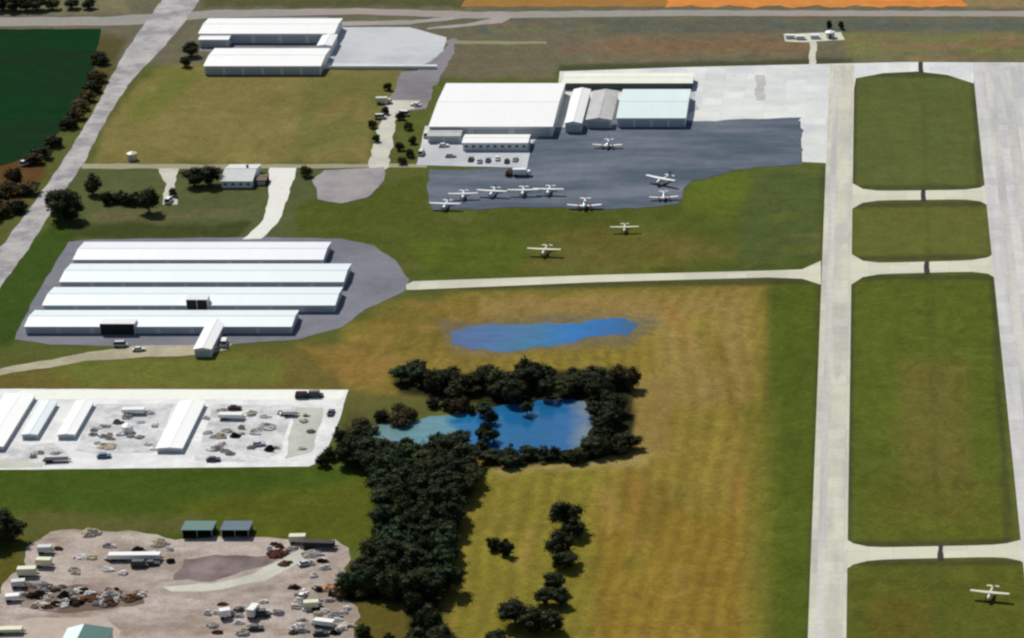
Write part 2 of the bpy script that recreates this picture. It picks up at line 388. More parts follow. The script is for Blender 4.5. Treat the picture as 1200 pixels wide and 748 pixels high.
L.new(mth(N, L, 'MULTIPLY_ADD', hn, .036), hs.inputs['Hue']); hs.inputs['Hue'].links[0].from_node.inputs[2].default_value = .481
hs.inputs['Saturation'].default_value = 1; L.new(fin, hs.inputs['Color'])
L.new(hs.outputs[0], b.inputs['Base Color']); b.inputs['Roughness'].default_value = .95; b.inputs['Specular IOR Level'].default_value = .02
me.materials.append(m)
go = bpy.data.objects.new('ground', me); C.objects.link(go); go['kind'] = 'structure'

# ------------------------------------------------------------------ laid surfaces
conc = surf('taxi_concrete', alb((214, 211, 188)), alb((190, 188, 174)), .85, .12, .3, .2, .18, (1, .15), 7.5, .82)
rwy = surf('runway_concrete', alb((216, 214, 206)), alb((190, 189, 184)), .85, .12, .3, .22, .2, (1, .08), 7.5, .84)
conn = surf('connector_concrete', alb((216, 214, 188)), alb((200, 198, 180)), .85, .03, .3, .1, .1, (.3, 1), 7.5, .85)
apr = surf('apron_concrete', alb((230, 231, 221)), alb((208, 210, 206)), .85, .03, .15, .14, .14, (1, 1), 9, .85)
asph = surf('apron_asphalt', alb((86, 97, 107)), alb((110, 116, 124)), .9, .03, .16, .3, .25, (.45, 1.6))
pave = surf('hangar_paving', alb((132, 132, 138)), alb((114, 115, 119)), .9, .03, .16, .2, .25)
grav = surf('gravel', alb((182, 176, 168)), alb((158, 154, 150)), .95, .05, .4, .15, .2)
gravd = surf('dark_gravel', alb((140, 136, 138)), alb((120, 118, 116)), .95, .04, .3, .2, .2)
pale = surf('pale_gravel', alb((206, 204, 186)), alb((186, 184, 168)), .95, .05, .5, .15, .2)
dirt = surf('yard_dirt', alb((188, 174, 160)), alb((146, 132, 118)), .95, .06, .22, .35, .6, (.5, 1), bump=.5)
yardc = surf('yard_concrete', alb((238, 238, 230)), alb((212, 212, 206)), .9, .06, .2, .2, .25)
yardg = surf('yard_gravel', alb((220, 220, 214)), alb((184, 184, 180)), .95, .1, .25, .2, .45)
crop = surf('crop_green', alb((24, 58, 30)), alb((28, 50, 30)), .9, .02, .12, .3, .3, (.4, 1.5))
orange_dull = surf('half_ripe_crop', alb((162, 118, 64)), alb((146, 116, 60)), .95, .02, .12, .3, .3, (.3, 3))
orange = surf('ripe_crop', alb((216, 138, 70)), alb((188, 132, 66)), .95, .02, .12, .3, .3, (.3, 3))
lotc = surf('lot_concrete', alb((202, 204, 202)), alb((182, 184, 184)), .9, .03, .25, .15, .12)

sheet('crop_field', [(-200, 35), (119, 34), (108, 85), (84, 140), (45, 180), (-10, 198), (-300, 260)], .05, crop, 1.5, 6, 2)
sheet('ripe_field', [(540, 8), (800, 8), (800, -90), (590, -90)], .05, orange_dull, 1, 6, 3)
sheet('ripe_field', [(780, 8), (1130, 8), (1120, -90), (790, -90)], .062, orange, 3, 3, 4)
sheet('cross_road', [(-300, 22), (120, 20), (250, 12), (420, 10), (560, 14), (800, 12), (1500, 14), (1500, 20), (800, 19), (560, 22), (420, 17), (250, 21), (150, 30), (-300, 33)], .06,
      surf('road_worn', alb((150, 150, 138)), alb((160, 146, 138)), .95, .02, .3, .15, .2), .8, 6, 3)
sheet('road', [(-120, 400), (-60, 345), (5, 285), (38, 240), (68, 198), (92, 160), (113, 125), (128, 95), (146, 62), (168, 30), (190, 0), (240, -60), (290, -60), (234, 0), (212, 32), (186, 62), (158, 90), (138, 118), (118, 152), (98, 192), (70, 232), (36, 288), (-20, 365), (-60, 430)], .08,
      surf('road_gravel', alb((188, 184, 178)), alb((146, 143, 142)), .95, .07, .25, .3, .35), .45, 4, 5)
sheet('parking_lot', [(375, 79), (385, 32), (480, 32), (523, 44), (515, 82)], .06, lotc, .4, 8)
sheet('courtyard', [(234, 60), (246, 20), (385, 20), (376, 70)], .05, gravd, .4, 8)
sheet('lane', [(95, 192), (280, 193), (500, 192), (500, 196.5), (280, 198), (95, 198)], .06, surf('lane_gravel', alb((156, 152, 124)), None, .95, .05, .5, .2, .2), .8, 5, 8)
sheet('service_yard', [(470, 84), (515, 82), (503, 120), (500, 128), (470, 130), (446, 128), (460, 112)], .07, gravd, 1, 5, 9)
sheet('gravel_path', [(452, 118), (492, 118), (486, 128), (466, 132), (455, 196), (440, 214), (432, 190), (444, 150)], .09, pale, 1, 4, 4)
sheet('turning_circle', [(366, 212), (380, 200), (420, 198), (452, 196), (448, 216), (430, 232), (400, 239), (374, 234)], .11, surf('circle_gravel', alb((164, 158, 152)), alb((144, 138, 140)), .95, .08, .4, .15, .2), .8, 4, 6)
sheet('driveway', [(316, 197), (348, 197), (338, 230), (326, 262), (306, 280), (284, 281), (306, 262), (314, 240)], .10, surf('drive_concrete', alb((226, 224, 212)), None, .9, .05, .4, .1, .12), .5, 4, 7)
sheet('house_drive', [(186, 198), (210, 198), (204, 216), (208, 240), (190, 240), (194, 216)], .10, pale, .6, 4, 12)
sheet('hangar_paving', [(16, 398), (40, 350), (80, 284), (110, 281), (300, 278), (400, 280), (438, 288), (464, 306), (479, 328), (474, 342), (430, 362), (400, 384), (350, 398), (210, 408), (60, 404)], .07, pave, .4, 5, 3)
sheet('dirt_track', [(-80, 448), (0, 432), (90, 416), (150, 406), (250, 404), (272, 403), (266, 411), (240, 416), (170, 419), (100, 424), (0, 440), (-80, 458)], .09, surf('track_dirt', alb((186, 176, 148)), alb((160, 152, 126)), .95, .06, .4, .15, .2), .8, 4, 11)
sheet('access_loop', [(380, 26), (480, 24), (560, 17), (588, 13), (602, 19), (588, 27), (540, 32), (500, 35), (500, 33), (545, 28), (576, 22), (560, 20), (480, 29), (380, 31)], .07, surf('loop_gravel', alb((168, 158, 152)), alb((150, 146, 136)), .95, .06, .3, .2, .25), .8, 4, 3)
sheet('field_track', [(505, 47), (560, 48), (640, 49), (640, 52), (560, 52), (505, 51)], .045, surf('faint_track', alb((142, 138, 104)), None, .95, .06, .3, .2, .25), .8, 4, 5)
sheet('lot_verge', [(490, 82), (520, 60), (528, 46), (536, 46), (530, 66), (520, 84), (512, 100), (500, 100)], .065, gravd, .8, 4, 5)
sheet('bright_ramp', [(378, 74), (513, 76), (511, 81), (378, 80)], .075, apr, .3, 5)
def strip(name, x0, x1, y0, y1, z, mat):
    mb = MB(); mb.box(x0, x1, y0, y1, z - .1, z); o = mb.build(name, mat); o['kind'] = 'structure'; return o
tl, tr = P(958, 450).x, P(996, 450).x
strip('taxiway', tl, tr, P(0, 900).y, P(0, 76).y, .10, conc)
worn = surf('worn_lane', alb((186, 184, 176)), alb((200, 198, 186)), .9, .12, .3, .2, .2, (1, .1))
strip('worn_lane', tl + 2.0, tl + 4.3, P(0, 900).y, P(0, 84).y, .112, worn)
rl, rr = P(1174.5, 420).x, P(1197, 110).x
strip('runway', rl, rl + 24.5, P(0, 1100).y, P(0, 74).y, .10, rwy)
strip('worn_lane', rl + 5, rl + 8.5, P(0, 1100).y, P(0, 84).y, .112, worn)
strip('worn_lane', rl + 12, rl + 16.5, P(0, 1100).y, P(0, 84).y, .112, worn)
sheet('apron', [(648, 150), (656, 84), (800, 79), (930, 76), (1060, 73), (1300, 74), (1300, 82), (1141, 84), (1141, 98), (1110, 88), (1075, 84), (1035, 86), (1003, 92), (985, 192), (940, 190), (938, 142), (720, 152)], .06, apr, 0)
sheet('pad', [(918, 40), (986, 38), (990, 47), (957, 49), (956, 76), (948, 76), (949, 50), (920, 49)], .09, conn, .5, 4, 2)
sheet('worn_patch', [(886, 88), (897, 88), (896, 118), (885, 118)], .085, surf('stained_concrete', alb((186, 186, 178)), None, .9, .1, .3, .3, .2), .8, 3, 3)
sheet('worn_patch', [(800, 108), (812, 106), (818, 128), (806, 134), (799, 124)], .085, surf('stained_concrete', alb((180, 184, 182)), None, .9, .1, .3, .3, .2), 1, 3, 5)
sheet('asphalt_apron', [(500, 232), (503, 200), (618, 197), (624, 150), (700, 148), (724, 145), (850, 141), (938, 138), (940, 192), (900, 196), (850, 200), (860, 201), (812, 212), (800, 226), (794, 240), (720, 246), (620, 243), (510, 247)], .09, asph, 1.4, 4, 3)
sheet('hangar_forecourt', [(488, 194), (498, 148), (655, 146), (640, 152), (622, 170), (618, 197)], .11, lotc, .2, 5)
def conn_poly(yt, yb, xl, xr, thick, name, n=10):
    """cross taxiway with flared ends"""
    top, bot = [], []
    for i in range(n + 1):
        u = i / n; x = xl + (xr - xl) * u; fl = (abs(2 * u - 1)) ** 7 * thick * 1.1
        yc_ = yt + (yb - yt) * u
        top.append((x, yc_ - thick / 2 - fl)); bot.append((x, yc_ + thick / 2 + fl))
    return sheet(name, top + bot[::-1], .08, conn)
conn_poly(230, 228, 994, 1166, 11, 'connector')
conn_poly(316, 311, 993, 1176, 13, 'connector')
conn_poly(650, 645, 984, 1212, 14, 'connector', 14)
sheet('connector', [(476, 334), (484, 330), (700, 322.5), (900, 317.5), (940, 316), (962, 306), (962, 334), (940, 327), (900, 325.5), (700, 331), (484, 340), (476, 340)], .085, conn)
patchm = surf('asphalt_patch', (.05, .05, .05), None, .9, .1, .6, .2, .2)
for (x, y, hw, hh) in ((1079, 79, 2.6, 6), (1082, 229, 2.6, 7), (1086, 314, 3, 7.5), (1102, 648, 3, 9)):
    sheet('trench_patch', [(x - hw, y + hh), (x + hw, y + hh), (x + hw, y - hh), (x - hw, y - hh)], .125, patchm, .3, 2, 3)
sheet('storage_yard_floor', [(-120, 552), (-60, 456), (22, 456), (408, 457), (398, 492), (378, 540), (362, 547), (0, 551)], .07, yardc, .3, 6, 4)
sheet('yard_road', [(24, 457.5), (347, 457.5), (404, 459), (400, 468), (340, 469), (22, 468)], .09, surf('yard_cream', alb((242, 242, 226)), None, .9, .06, .3, .1, .12), .3, 5, 2)
sheet('yard_bed', [(88, 528), (112, 474), (204, 474), (182, 530), (120, 533)], .10, yardg, .6, 4, 2)
sheet('yard_bed', [(228, 540), (250, 474), (346, 476), (336, 500), (330, 530), (300, 542)], .10, yardg, .6, 4, 6)
sheet('yard_bed', [(334, 538), (346, 478), (380, 478), (366, 530)], .10, surf('pale_bed', alb((198, 200, 184)), alb((180, 182, 168)), .95, .08, .5, .15, .15), .6, 4, 8)
sheet('yard_bed', [(-40, 548), (-20, 526), (62, 520), (84, 534), (76, 545)], .10, yardg, .6, 4, 9)
sheet('yard_border', [(-60, 545), (0, 540), (50, 543), (50, 547), (0, 549), (-60, 551)], .12, pale, .3, 4, 9)
sheet('dirt_yard', [(-40, 770), (-20, 712), (22, 668), (38, 636), (60, 622), (150, 622), (205, 632), (300, 628), (345, 634), (395, 632), (412, 655), (400, 690), (418, 712), (416, 770), (300, 900), (-80, 900)], .05, dirt, 1.5, 3, 5)
sheet('dirt_path', [(198, 694), (190, 688), (250, 684), (300, 672), (330, 656), (352, 640), (380, 638), (372, 648), (345, 664), (310, 680), (260, 692)], .08, pale, .8, 3, 4)
sheet('dirt_pad', [(-40, 745), (30, 726), (120, 722), (140, 740), (150, 790), (-40, 800)], .07, surf('pad_dirt', alb((186, 170, 154)), None, .95, .05, .4, .2, .2), 1, 4, 7)
sheet('dark_ground', [(205, 680), (215, 655), (290, 650), (330, 652), (300, 668), (250, 680)], .065, surf('damp_dirt', alb((112, 99, 93)), alb((140, 127, 122)), .95, .06, .3, .2, .2), 1.5, 3, 7)
sheet('dark_ground', [(20, 712), (30, 684), (90, 686), (166, 692), (168, 706), (130, 716), (60, 718)], .065, surf('oily_dirt', alb((116, 98, 86)), alb((146, 130, 118)), .95, .08, .3, .25, .25), 1.5, 3, 9)
# water
def water(name, pts, stops, seed):
    """stops: (picture x at the pond, tone of the water there, changing along the pond)"""
    m, t, N, L, b = newmat(name + '_surface')
    g = N.new('ShaderNodeNewGeometry'); v = g.outputs['Position']
    sp = N.new('ShaderNodeSeparateXYZ'); L.new(v, sp.inputs[0])
    ym = sum(p[1] for p in pts) / len(pts); x0, x1 = P(stops[0][0], ym).x, P(stops[-1][0], ym).x
    n1 = noise(N, L, v, .07, 4, .6, .6, 1)
    f = ramp(N, L, sp.outputs[0], x0, x1); f = mth(N, L, 'ADD', f, mth(N, L, 'MULTIPLY', mth(N, L, 'SUBTRACT', n1, .5), .4))
    cr = N.new('ShaderNodeValToRGB'); L.new(f, cr.inputs[0]); el = cr.color_ramp.elements
    el[0].position = 0; el[0].color = (*stops[0][1], 1); el[1].position = 1; el[1].color = (*stops[-1][1], 1)
    for x, c in stops[1:-1]:
        e = el.new((P(x, ym).x - x0) / (x1 - x0)); e.color = (*c, 1)
    colr = vary(N, L, cr.outputs[0], [(noise(N, L, v, .25, 4, .7, .5, 1.2), .35)])
    L.new(colr, b.inputs['Base Color'])
    b.inputs['Roughness'].default_value = .15; b.inputs['IOR'].default_value = 1.33
    bn = N.new('ShaderNodeBump'); bn.inputs['Strength'].default_value = .25; bn.inputs['Distance'].default_value = .1
    L.new(noise(N, L, v, .8, 4), bn.inputs['Height']); L.new(bn.outputs[0], b.inputs['Normal'])
    return sheet(name, pts, .04, m, 1.6, 2, seed)
water('water', [(528, 388), (545, 383), (600, 380), (660, 380), (700, 375), (735, 373), (750, 380), (735, 391), (690, 396), (650, 405), (600, 412), (550, 410), (532, 402)],
      ((530, (.07, .12, .25)), (590, (.06, .14, .29)), (630, (.045, .16, .27)), (665, (.02, .15, .40)), (720, (.02, .12, .32)), (750, (.03, .10, .20))), 3)
water('water', [(425, 508), (450, 496), (490, 492), (530, 486), (560, 482), (600, 474), (640, 468), (686, 470), (694, 480), (692, 520), (650, 532), (560, 532), (520, 520), (470, 528), (430, 524)],
      ((440, (.13, .23, .22)), (525, (.11, .25, .30)), (545, (.012, .14, .32)), (620, (.01, .11, .26)), (660, (.02, .12, .30)), (688, (.15, .20, .25))), 6)
# ------------------------------------------------------------------ trees
def crown_mesh(seed, W, Ht, z0, nclump, ls=.55, dens=75):
    r = random.Random(seed); mb = MB()
    cl = []
    for i in range(nclump):
        while True:
            x, y, z = (r.uniform(-1, 1) for _ in range(3))
            if x * x + y * y + z * z < 1: break
        k = r.uniform(.8, 1.1)
        cx, cy, cz = x * W * .5 * .78 * k, y * W * .5 * .78 * k, z0 + Ht * (.5 + z * .40)
        rad = W * r.uniform(.12, .23) * (1 - .2 * abs(z))
        cl.append((cx, cy, cz, rad))
    for (cx, cy, cz, rad) in cl:
        bm = bmesh.new(); bmesh.ops.create_icosphere(bm, subdivisions=1, radius=rad * .78)
        vs = [(v.co.x * r.uniform(.75, 1.2) + cx, v.co.y * r.uniform(.75, 1.2) + cy, v.co.z * r.uniform(.6, 1.0) + cz) for v in bm.verts]
        bm.verts.index_update(); fs = [tuple(v.index for v in f.verts) for f in bm.faces]; bm.free(); mb.add(vs, fs)
        for j in range(dens):
            d = Vector((r.gauss(0, 1), r.gauss(0, 1), r.gauss(0, .9))).normalized()
            p = Vector((cx, cy, cz)) + d * rad * r.uniform(.75, 1.25)
            nrm = (d + Vector((r.gauss(0, .5), r.gauss(0, .5), r.gauss(0, .5)))).normalized()
            u = nrm.orthogonal().normalized(); v = nrm.cross(u); s = ls * r.uniform(.45, 1.0); an = r.uniform(0, 6.28)
            uu = u * math.cos(an) + v * math.sin(an); vv = v * math.cos(an) - u * math.sin(an)
            mb.add([p - uu * s * .5, p + vv * s * .38, p + uu * s * .55, p - vv * s * .42], [(0, 1, 2, 3)])
    return mb, cl
def make_tree(seed, W, Hh, nclump, mat, shrub=False):
    r = random.Random(seed); root = empty('shrub' if shrub else 'tree', (0, 0, 0))
    z0 = .03 * Hh if shrub else Hh * .08
    mb, cl = crown_mesh(seed, W, Hh - z0, z0, nclump, .75 if not shrub else .5, 70)
    tk = MB(); tr_ = .035 * Hh * (.5 if shrub else 1)
    tk.tube([(0, 0, -.2), (0, 0, Hh * .1), (r.uniform(-.2, .2), r.uniform(-.2, .2), Hh * .35), (r.uniform(-.3, .3), r.uniform(-.3, .3), Hh * .7)], [tr_ * 1.3, tr_, tr_ * .75, tr_ * .25], 8)
    for (cx, cy, cz, rad) in cl[:7]:
        tk.tube([(0, 0, Hh * r.uniform(.2, .4)), (cx * .5, cy * .5, cz * .7 + Hh * .05), (cx, cy, cz)], [tr_ * .5, tr_ * .3, tr_ * .1], 6)
    tk.build('trunk', 'bark', root); mb.build('crown', mat, root)
    return root
protos = {}
def proto(kind):
    if kind not in protos:
        L_ = []
        spec = {'dark': ('leaf_dark', 10, 11, 40, 6), 'olive': ('leaf_olive', 9, 9, 34, 3), 'brown': ('leaf_brown', 8, 7, 26, 2),
                'green': ('leaf_green', 9.5, 11.5, 38, 4), 'conifer': ('leaf_dark', 6, 12, 26, 2), 'shrub': ('leaf_dark', 5, 3.2, 16, 3), 'oshrub': ('leaf_olive', 5, 3, 16, 2), 'bshrub': ('leaf_brown', 5, 3, 16, 2)}[kind]
        for i in range(spec[4]):
            L_.append([make_tree(hash(kind) % 1 + len(kind) * 31 + i * 7 + 1, spec[1], spec[2], spec[3], spec[0], 'shrub' in kind), False])
        protos[kind] = (L_, spec[1], spec[2])
    return protos[kind]
trnd = random.Random(11)
def tree(px, py, wpx, hm, kind, label, group=None):
    """base at pixel px,py; wpx crown width in pixels, hm height in metres"""
    L_, W0, H0 = proto(kind); i = trnd.randrange(len(L_))
    p = P(px, py); sc = F / (p - Vector((0, 0, H))).length
    e, used = L_[i]
    t_ = e if not used else copy_tree(e)
    L_[i][1] = True
    w_ = wpx / sc / W0
    t_.location = p; t_.rotation_euler = (0, 0, trnd.uniform(0, 6.28)); t_.scale = (w_, w_, hm / H0)
    tag(t_, label, 'shrub' if 'shrub' in kind else 'tree', group)
    return t_
def fill(poly, n, kind, hm, wpx, labelf, group, seed, mind=5.0):
    r = random.Random(seed); xs_ = [p[0] for p in poly]; ys_ = [p[1] for p in poly]; pts = []
    tries = 0
    while len(pts) < n and tries < 6000:
        tries += 1
        x, y = r.uniform(min(xs_), max(xs_)), r.uniform(min(ys_), max(ys_))
        if sdist(poly, np.array([float(x)]), np.array([float(y)]))[0] > 0: continue
        p = P(x, y)
        if any((p - q).length < mind for q, _, _ in pts): continue
        pts.append((p, x, y))
    for p, x, y in pts:
        k = kind if isinstance(kind, str) else r.choice(kind)
        tree(x, y, wpx * r.uniform(.75, 1.25), hm * r.uniform(.75, 1.2), k, labelf(x, y), group)
# row between the ponds
def lab_row(x, y):
    k = max(0, min(5, int((x - 462) / 46)))
    return ["dark tree at the left tip of the row between the ponds", "dark tree left of the row's middle between the ponds", "dark tree just left of the middle between the ponds",
            "dark tree just right of the middle between the ponds", "dark tree right of the row's middle between the ponds", "dark tree near the right tip of the row between the ponds"][k]
fill([(462, 446), (480, 440), (600, 446), (700, 440), (735, 446), (738, 458), (690, 462), (600, 474), (540, 474), (470, 458)], 25, ['dark', 'green', 'dark', 'olive', 'olive'], 7.2, 31, lab_row, 'trees in the row between the two ponds', 1, 4.5)
for x, y in ((728, 452), (742, 456)): tree(x, y, 26, 8, 'brown', 'brownish tree at the right end of the row between the ponds' if x < 735 else 'rightmost brown tree of the row between the ponds')
fill([(694, 466), (724, 462), (722, 505), (698, 510)], 8, ['dark', 'olive'], 7, 27, lambda x, y: 'dark tree on the lower pond right bank, ' + ('farther' if y < 487 else 'nearer') + ' half', 'trees on the right bank of the lower pond', 2, 4)
fill([(696, 518), (735, 522), (748, 532), (690, 534)], 7, ['dark', 'shrub'], 5, 28, lambda x, y: 'low dark bush at the lower right corner of the lower pond', 'bushes at the lower right corner of the lower pond', 3, 3)
fill([(565, 540), (590, 534), (700, 534), (700, 540), (570, 549)], 13, ['shrub', 'dark'], 3.6, 24, lambda x, y: 'low dark bush on the lower pond near bank, ' + ('left' if x < 630 else 'right') + ' part', 'bushes along the near bank of the lower pond', 4, 3)
fill([(500, 484), (520, 476), (562, 476), (556, 484), (500, 494)], 4, ['shrub', 'bshrub'], 3.5, 22, lambda x, y: 'low bush on the far bank of the lower pond', 'bushes on the far bank of the lower pond', 41, 3)
fill([(404, 500), (430, 498), (470, 480), (520, 474), (500, 486), (440, 508)], 8, ['oshrub', 'bshrub', 'shrub'], 3, 24, lambda x, y: 'low scrub bush beside the pale left end of the lower pond', 'scrub beside the left end of the lower pond', 42, 3)
fill([(556, 478), (572, 478), (582, 500), (578, 534), (560, 534), (566, 505)], 7, ['dark', 'green', 'shrub'], 4.8, 20, lambda x, y: 'small tree on the spit crossing the middle of the lower pond', 'small trees on the spit across the lower pond', 61, 3)
fill([(440, 530), (540, 520), (546, 534), (440, 540)], 6, ['dark', 'green'], 5, 26, lambda x, y: 'dark tree at the wood edge overhanging the lower pond', 'trees overhanging the near edge of the lower pond', 62, 4)
tree(618, 486, 18, 5, 'dark', 'small dark tree on the far edge of the lower pond, right of the middle')
# the wood
def lab_wood(x, y):
    rows = ['at the far tip', 'in the far part', 'just beyond the middle', 'at the middle', 'just short of the middle', 'in the near part', 'at the near end']
    s = rows[max(0, min(6, int((y - 532) / 25)))]
    h = 'left edge' if x < 455 else ('left half' if x < 485 else ('centre' if x < 510 else ('right half' if x < 535 else 'right edge')))
    return f"dark tree of the wood, {h}, {s}"
WG = 'trees of the dense wood between the dirt yard and the tan field'
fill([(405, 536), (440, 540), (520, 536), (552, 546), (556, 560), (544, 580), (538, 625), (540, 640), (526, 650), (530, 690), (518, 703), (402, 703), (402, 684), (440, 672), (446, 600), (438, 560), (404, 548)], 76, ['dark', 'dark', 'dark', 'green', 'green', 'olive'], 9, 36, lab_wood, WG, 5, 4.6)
fill([(404, 530), (420, 520), (440, 536), (410, 545)], 4, 'dark', 7, 30, lambda x, y: 'dark tree at the left tip of the wood beside the concrete yard', 'trees at the left tip of the wood beside the concrete yard', 55, 4)
fill([(482, 712), (520, 712), (514, 800), (482, 800)], 11, 'dark', 9, 32, lambda x, y: 'dark tree in the narrow near tail of the wood', 'trees in the near tail of the wood', 6, 4.5)
fill([(396, 694), (440, 694), (440, 700), (396, 700)], 4, 'bshrub', 3, 24, lambda x, y: 'reddish brown bush at the corner of the wood and the dirt yard', 'brown bushes at the corner of the dirt yard', 7, 4)
fill([(420, 738), (470, 735), (475, 780), (420, 780)], 6, ['shrub', 'oshrub'], 3, 20, lambda x, y: 'small olive bush in the rough grass right of the dirt yard', 'bushes in the rough grass right of the dirt yard', 8, 5)
# lone trees in the hay field
lone = [(663, 620, 36, 10.5, 'dark', 'tallest dark tree standing alone at the far end of the field tree line'),
        (672, 630, 26, 7, 'dark', 'dark tree just in front of the tallest lone field tree'),
        (657, 655, 32, 10, 'dark', 'dark tree second from the far end of the field tree line'), (662, 666, 28, 6, 'dark', 'rounded dark tree at the middle of the field tree line'),
        (650, 694, 24, 7, 'dark', 'narrow dark tree below the gap in the field tree line'), (640, 708, 26, 6, 'dark', 'left dark tree of the pair low in the field tree line'),
        (656, 709, 24, 6, 'dark', 'right dark tree of the pair low in the field tree line'), (604, 732, 38, 8.5, 'dark', 'left dark tree of the clump at the near end of the field'),
        (628, 740, 36, 8, 'dark', 'middle dark tree of the clump at the near end of the field'), (647, 739, 30, 6.5, 'dark', 'right dark tree of the clump at the near end of the field'),
        (578, 644, 20, 4.5, 'shrub', 'left part of the low dark thicket alone in the field'), (594, 649, 22, 5, 'shrub', 'right part of the low dark thicket alone in the field'),
        (583, 762, 26, 7, 'dark', 'dark tree cut by the bottom edge left of the near field clump')]
for a_ in lone: tree(a_[0], a_[1], a_[2] * 1.15, a_[3] * .95, *a_[4:])
# around the house
tree(76, 256, 42, 13, 'dark', 'big dark tree beside the gravel road left of the house')
tree(68, 247, 30, 9, 'dark', 'smaller dark tree between the big tree and the gravel road')
tree(84, 259, 30, 9, 'dark', 'dark tree touching the near right of the big roadside tree')
tree(109, 228, 26, 9, 'olive', 'olive tree between the big roadside tree and the hedge')
for k, (x, y) in enumerate(((126, 238), (138, 237), (150, 239), (161, 238))):
    tree(x, y, 22, 4.5, 'shrub', ['leftmost', 'second', 'third', 'rightmost'][k] + ' dark bush of the hedge left of the house drive', 'hedge bushes left of the house drive')
tree(175, 249, 30, 10.5, 'dark', 'dark tree at the right end of the hedge by the house drive')
tree(228, 218, 30, 8, 'dark', 'left dark tree beside the white house')
tree(247, 217, 30, 8.5, 'dark', 'right dark tree touching the white house')
tree(203, 230, 12, 3, 'oshrub', 'small bush by the pale end of the house drive')
tree(358, 207, 16, 4, 'oshrub', 'small olive bush by the lane left of the turning circle')
# roadside scrub
for k, (x, y, k2) in enumerate(((88, 140, 'bshrub'), (100, 118, 'bshrub'), (80, 150, 'shrub'), (108, 108, 'shrub'), (62, 172, 'shrub'), (50, 186, 'shrub'), (112, 96, 'bshrub'), (118, 74, 'oshrub'), (94, 128, 'brown'), (40, 192, 'brown'))):
    tree(x, y, 26, 4.5, k2, 'scrubby bush between green crop and gravel road, ' + ('far' if y < 130 else 'near') + ' part', 'scrub along the far stretch of the gravel road')
fill([(-30, 215), (36, 208), (50, 212), (22, 248), (4, 275), (-30, 290)], 14, ['brown', 'bshrub', 'shrub', 'brown'], 5, 26, lambda x, y: 'rust brown bush in the thicket beside the gravel road', 'brown thicket at the left edge', 21, 5)
for k, (x, y) in enumerate(((2, 12), (16, 13), (30, 12), (44, 12))): tree(x, y, 24, 7, 'dark', 'dark tree beyond the cross road at top left, ' + ['first', 'second', 'third', 'fourth'][k] + ' from the left', 'trees beyond the cross road at top left')
for k, (x, y) in enumerate(((62, 11), (84, 10), (104, 10))): tree(x, y, 20, 5, 'olive', 'olive tree beyond the cross road, ' + ['left', 'middle', 'right'][k] + ' of the three beside the dark corner row', 'olive trees beyond the cross road')
for x, y, l in ((2, 628, 'dark tree cut by the left edge above the dirt yard, back'), (14, 634, 'dark tree at the left edge above the dirt yard, right one'), (-6, 640, 'dark tree cut by the left edge above the dirt yard, front')): tree(x, y, 34, 9, 'dark', l)
tree(972, 34, 9, 4, 'shrub', 'left small dark bush behind the round white shelter near the top'); tree(986, 34, 10, 4, 'shrub', 'right small dark bush behind the round white shelter near the top')
tree(224, 66, 22, 7, 'dark', 'dark tree left of the top left hangars'); tree(218, 78, 16, 5, 'olive', 'low olive tree just in front of the dark tree by the top left hangars')
for k, (x, y) in enumerate(((470, 140), (478, 152), (483, 168), (480, 184), (468, 176), (472, 192))):
    tree(x, y, 13, 3, 'oshrub', 'small olive bush between the gravel path and the forecourt', 'bushes between the gravel path and the forecourt')
for k, (x, y) in enumerate(((452, 134), (436, 150), (441, 166), (455, 106))):
    tree(x, y, 12, 3, 'oshrub', 'small olive bush along the left side of the gravel path', 'bushes left of the gravel path')
for x, y in ((378, 546), (386, 538), (398, 515)): tree(x, y, 20, 4, 'shrub', 'low dark bush hugging the right end of the concrete yard', 'bushes at the right end of the concrete yard')

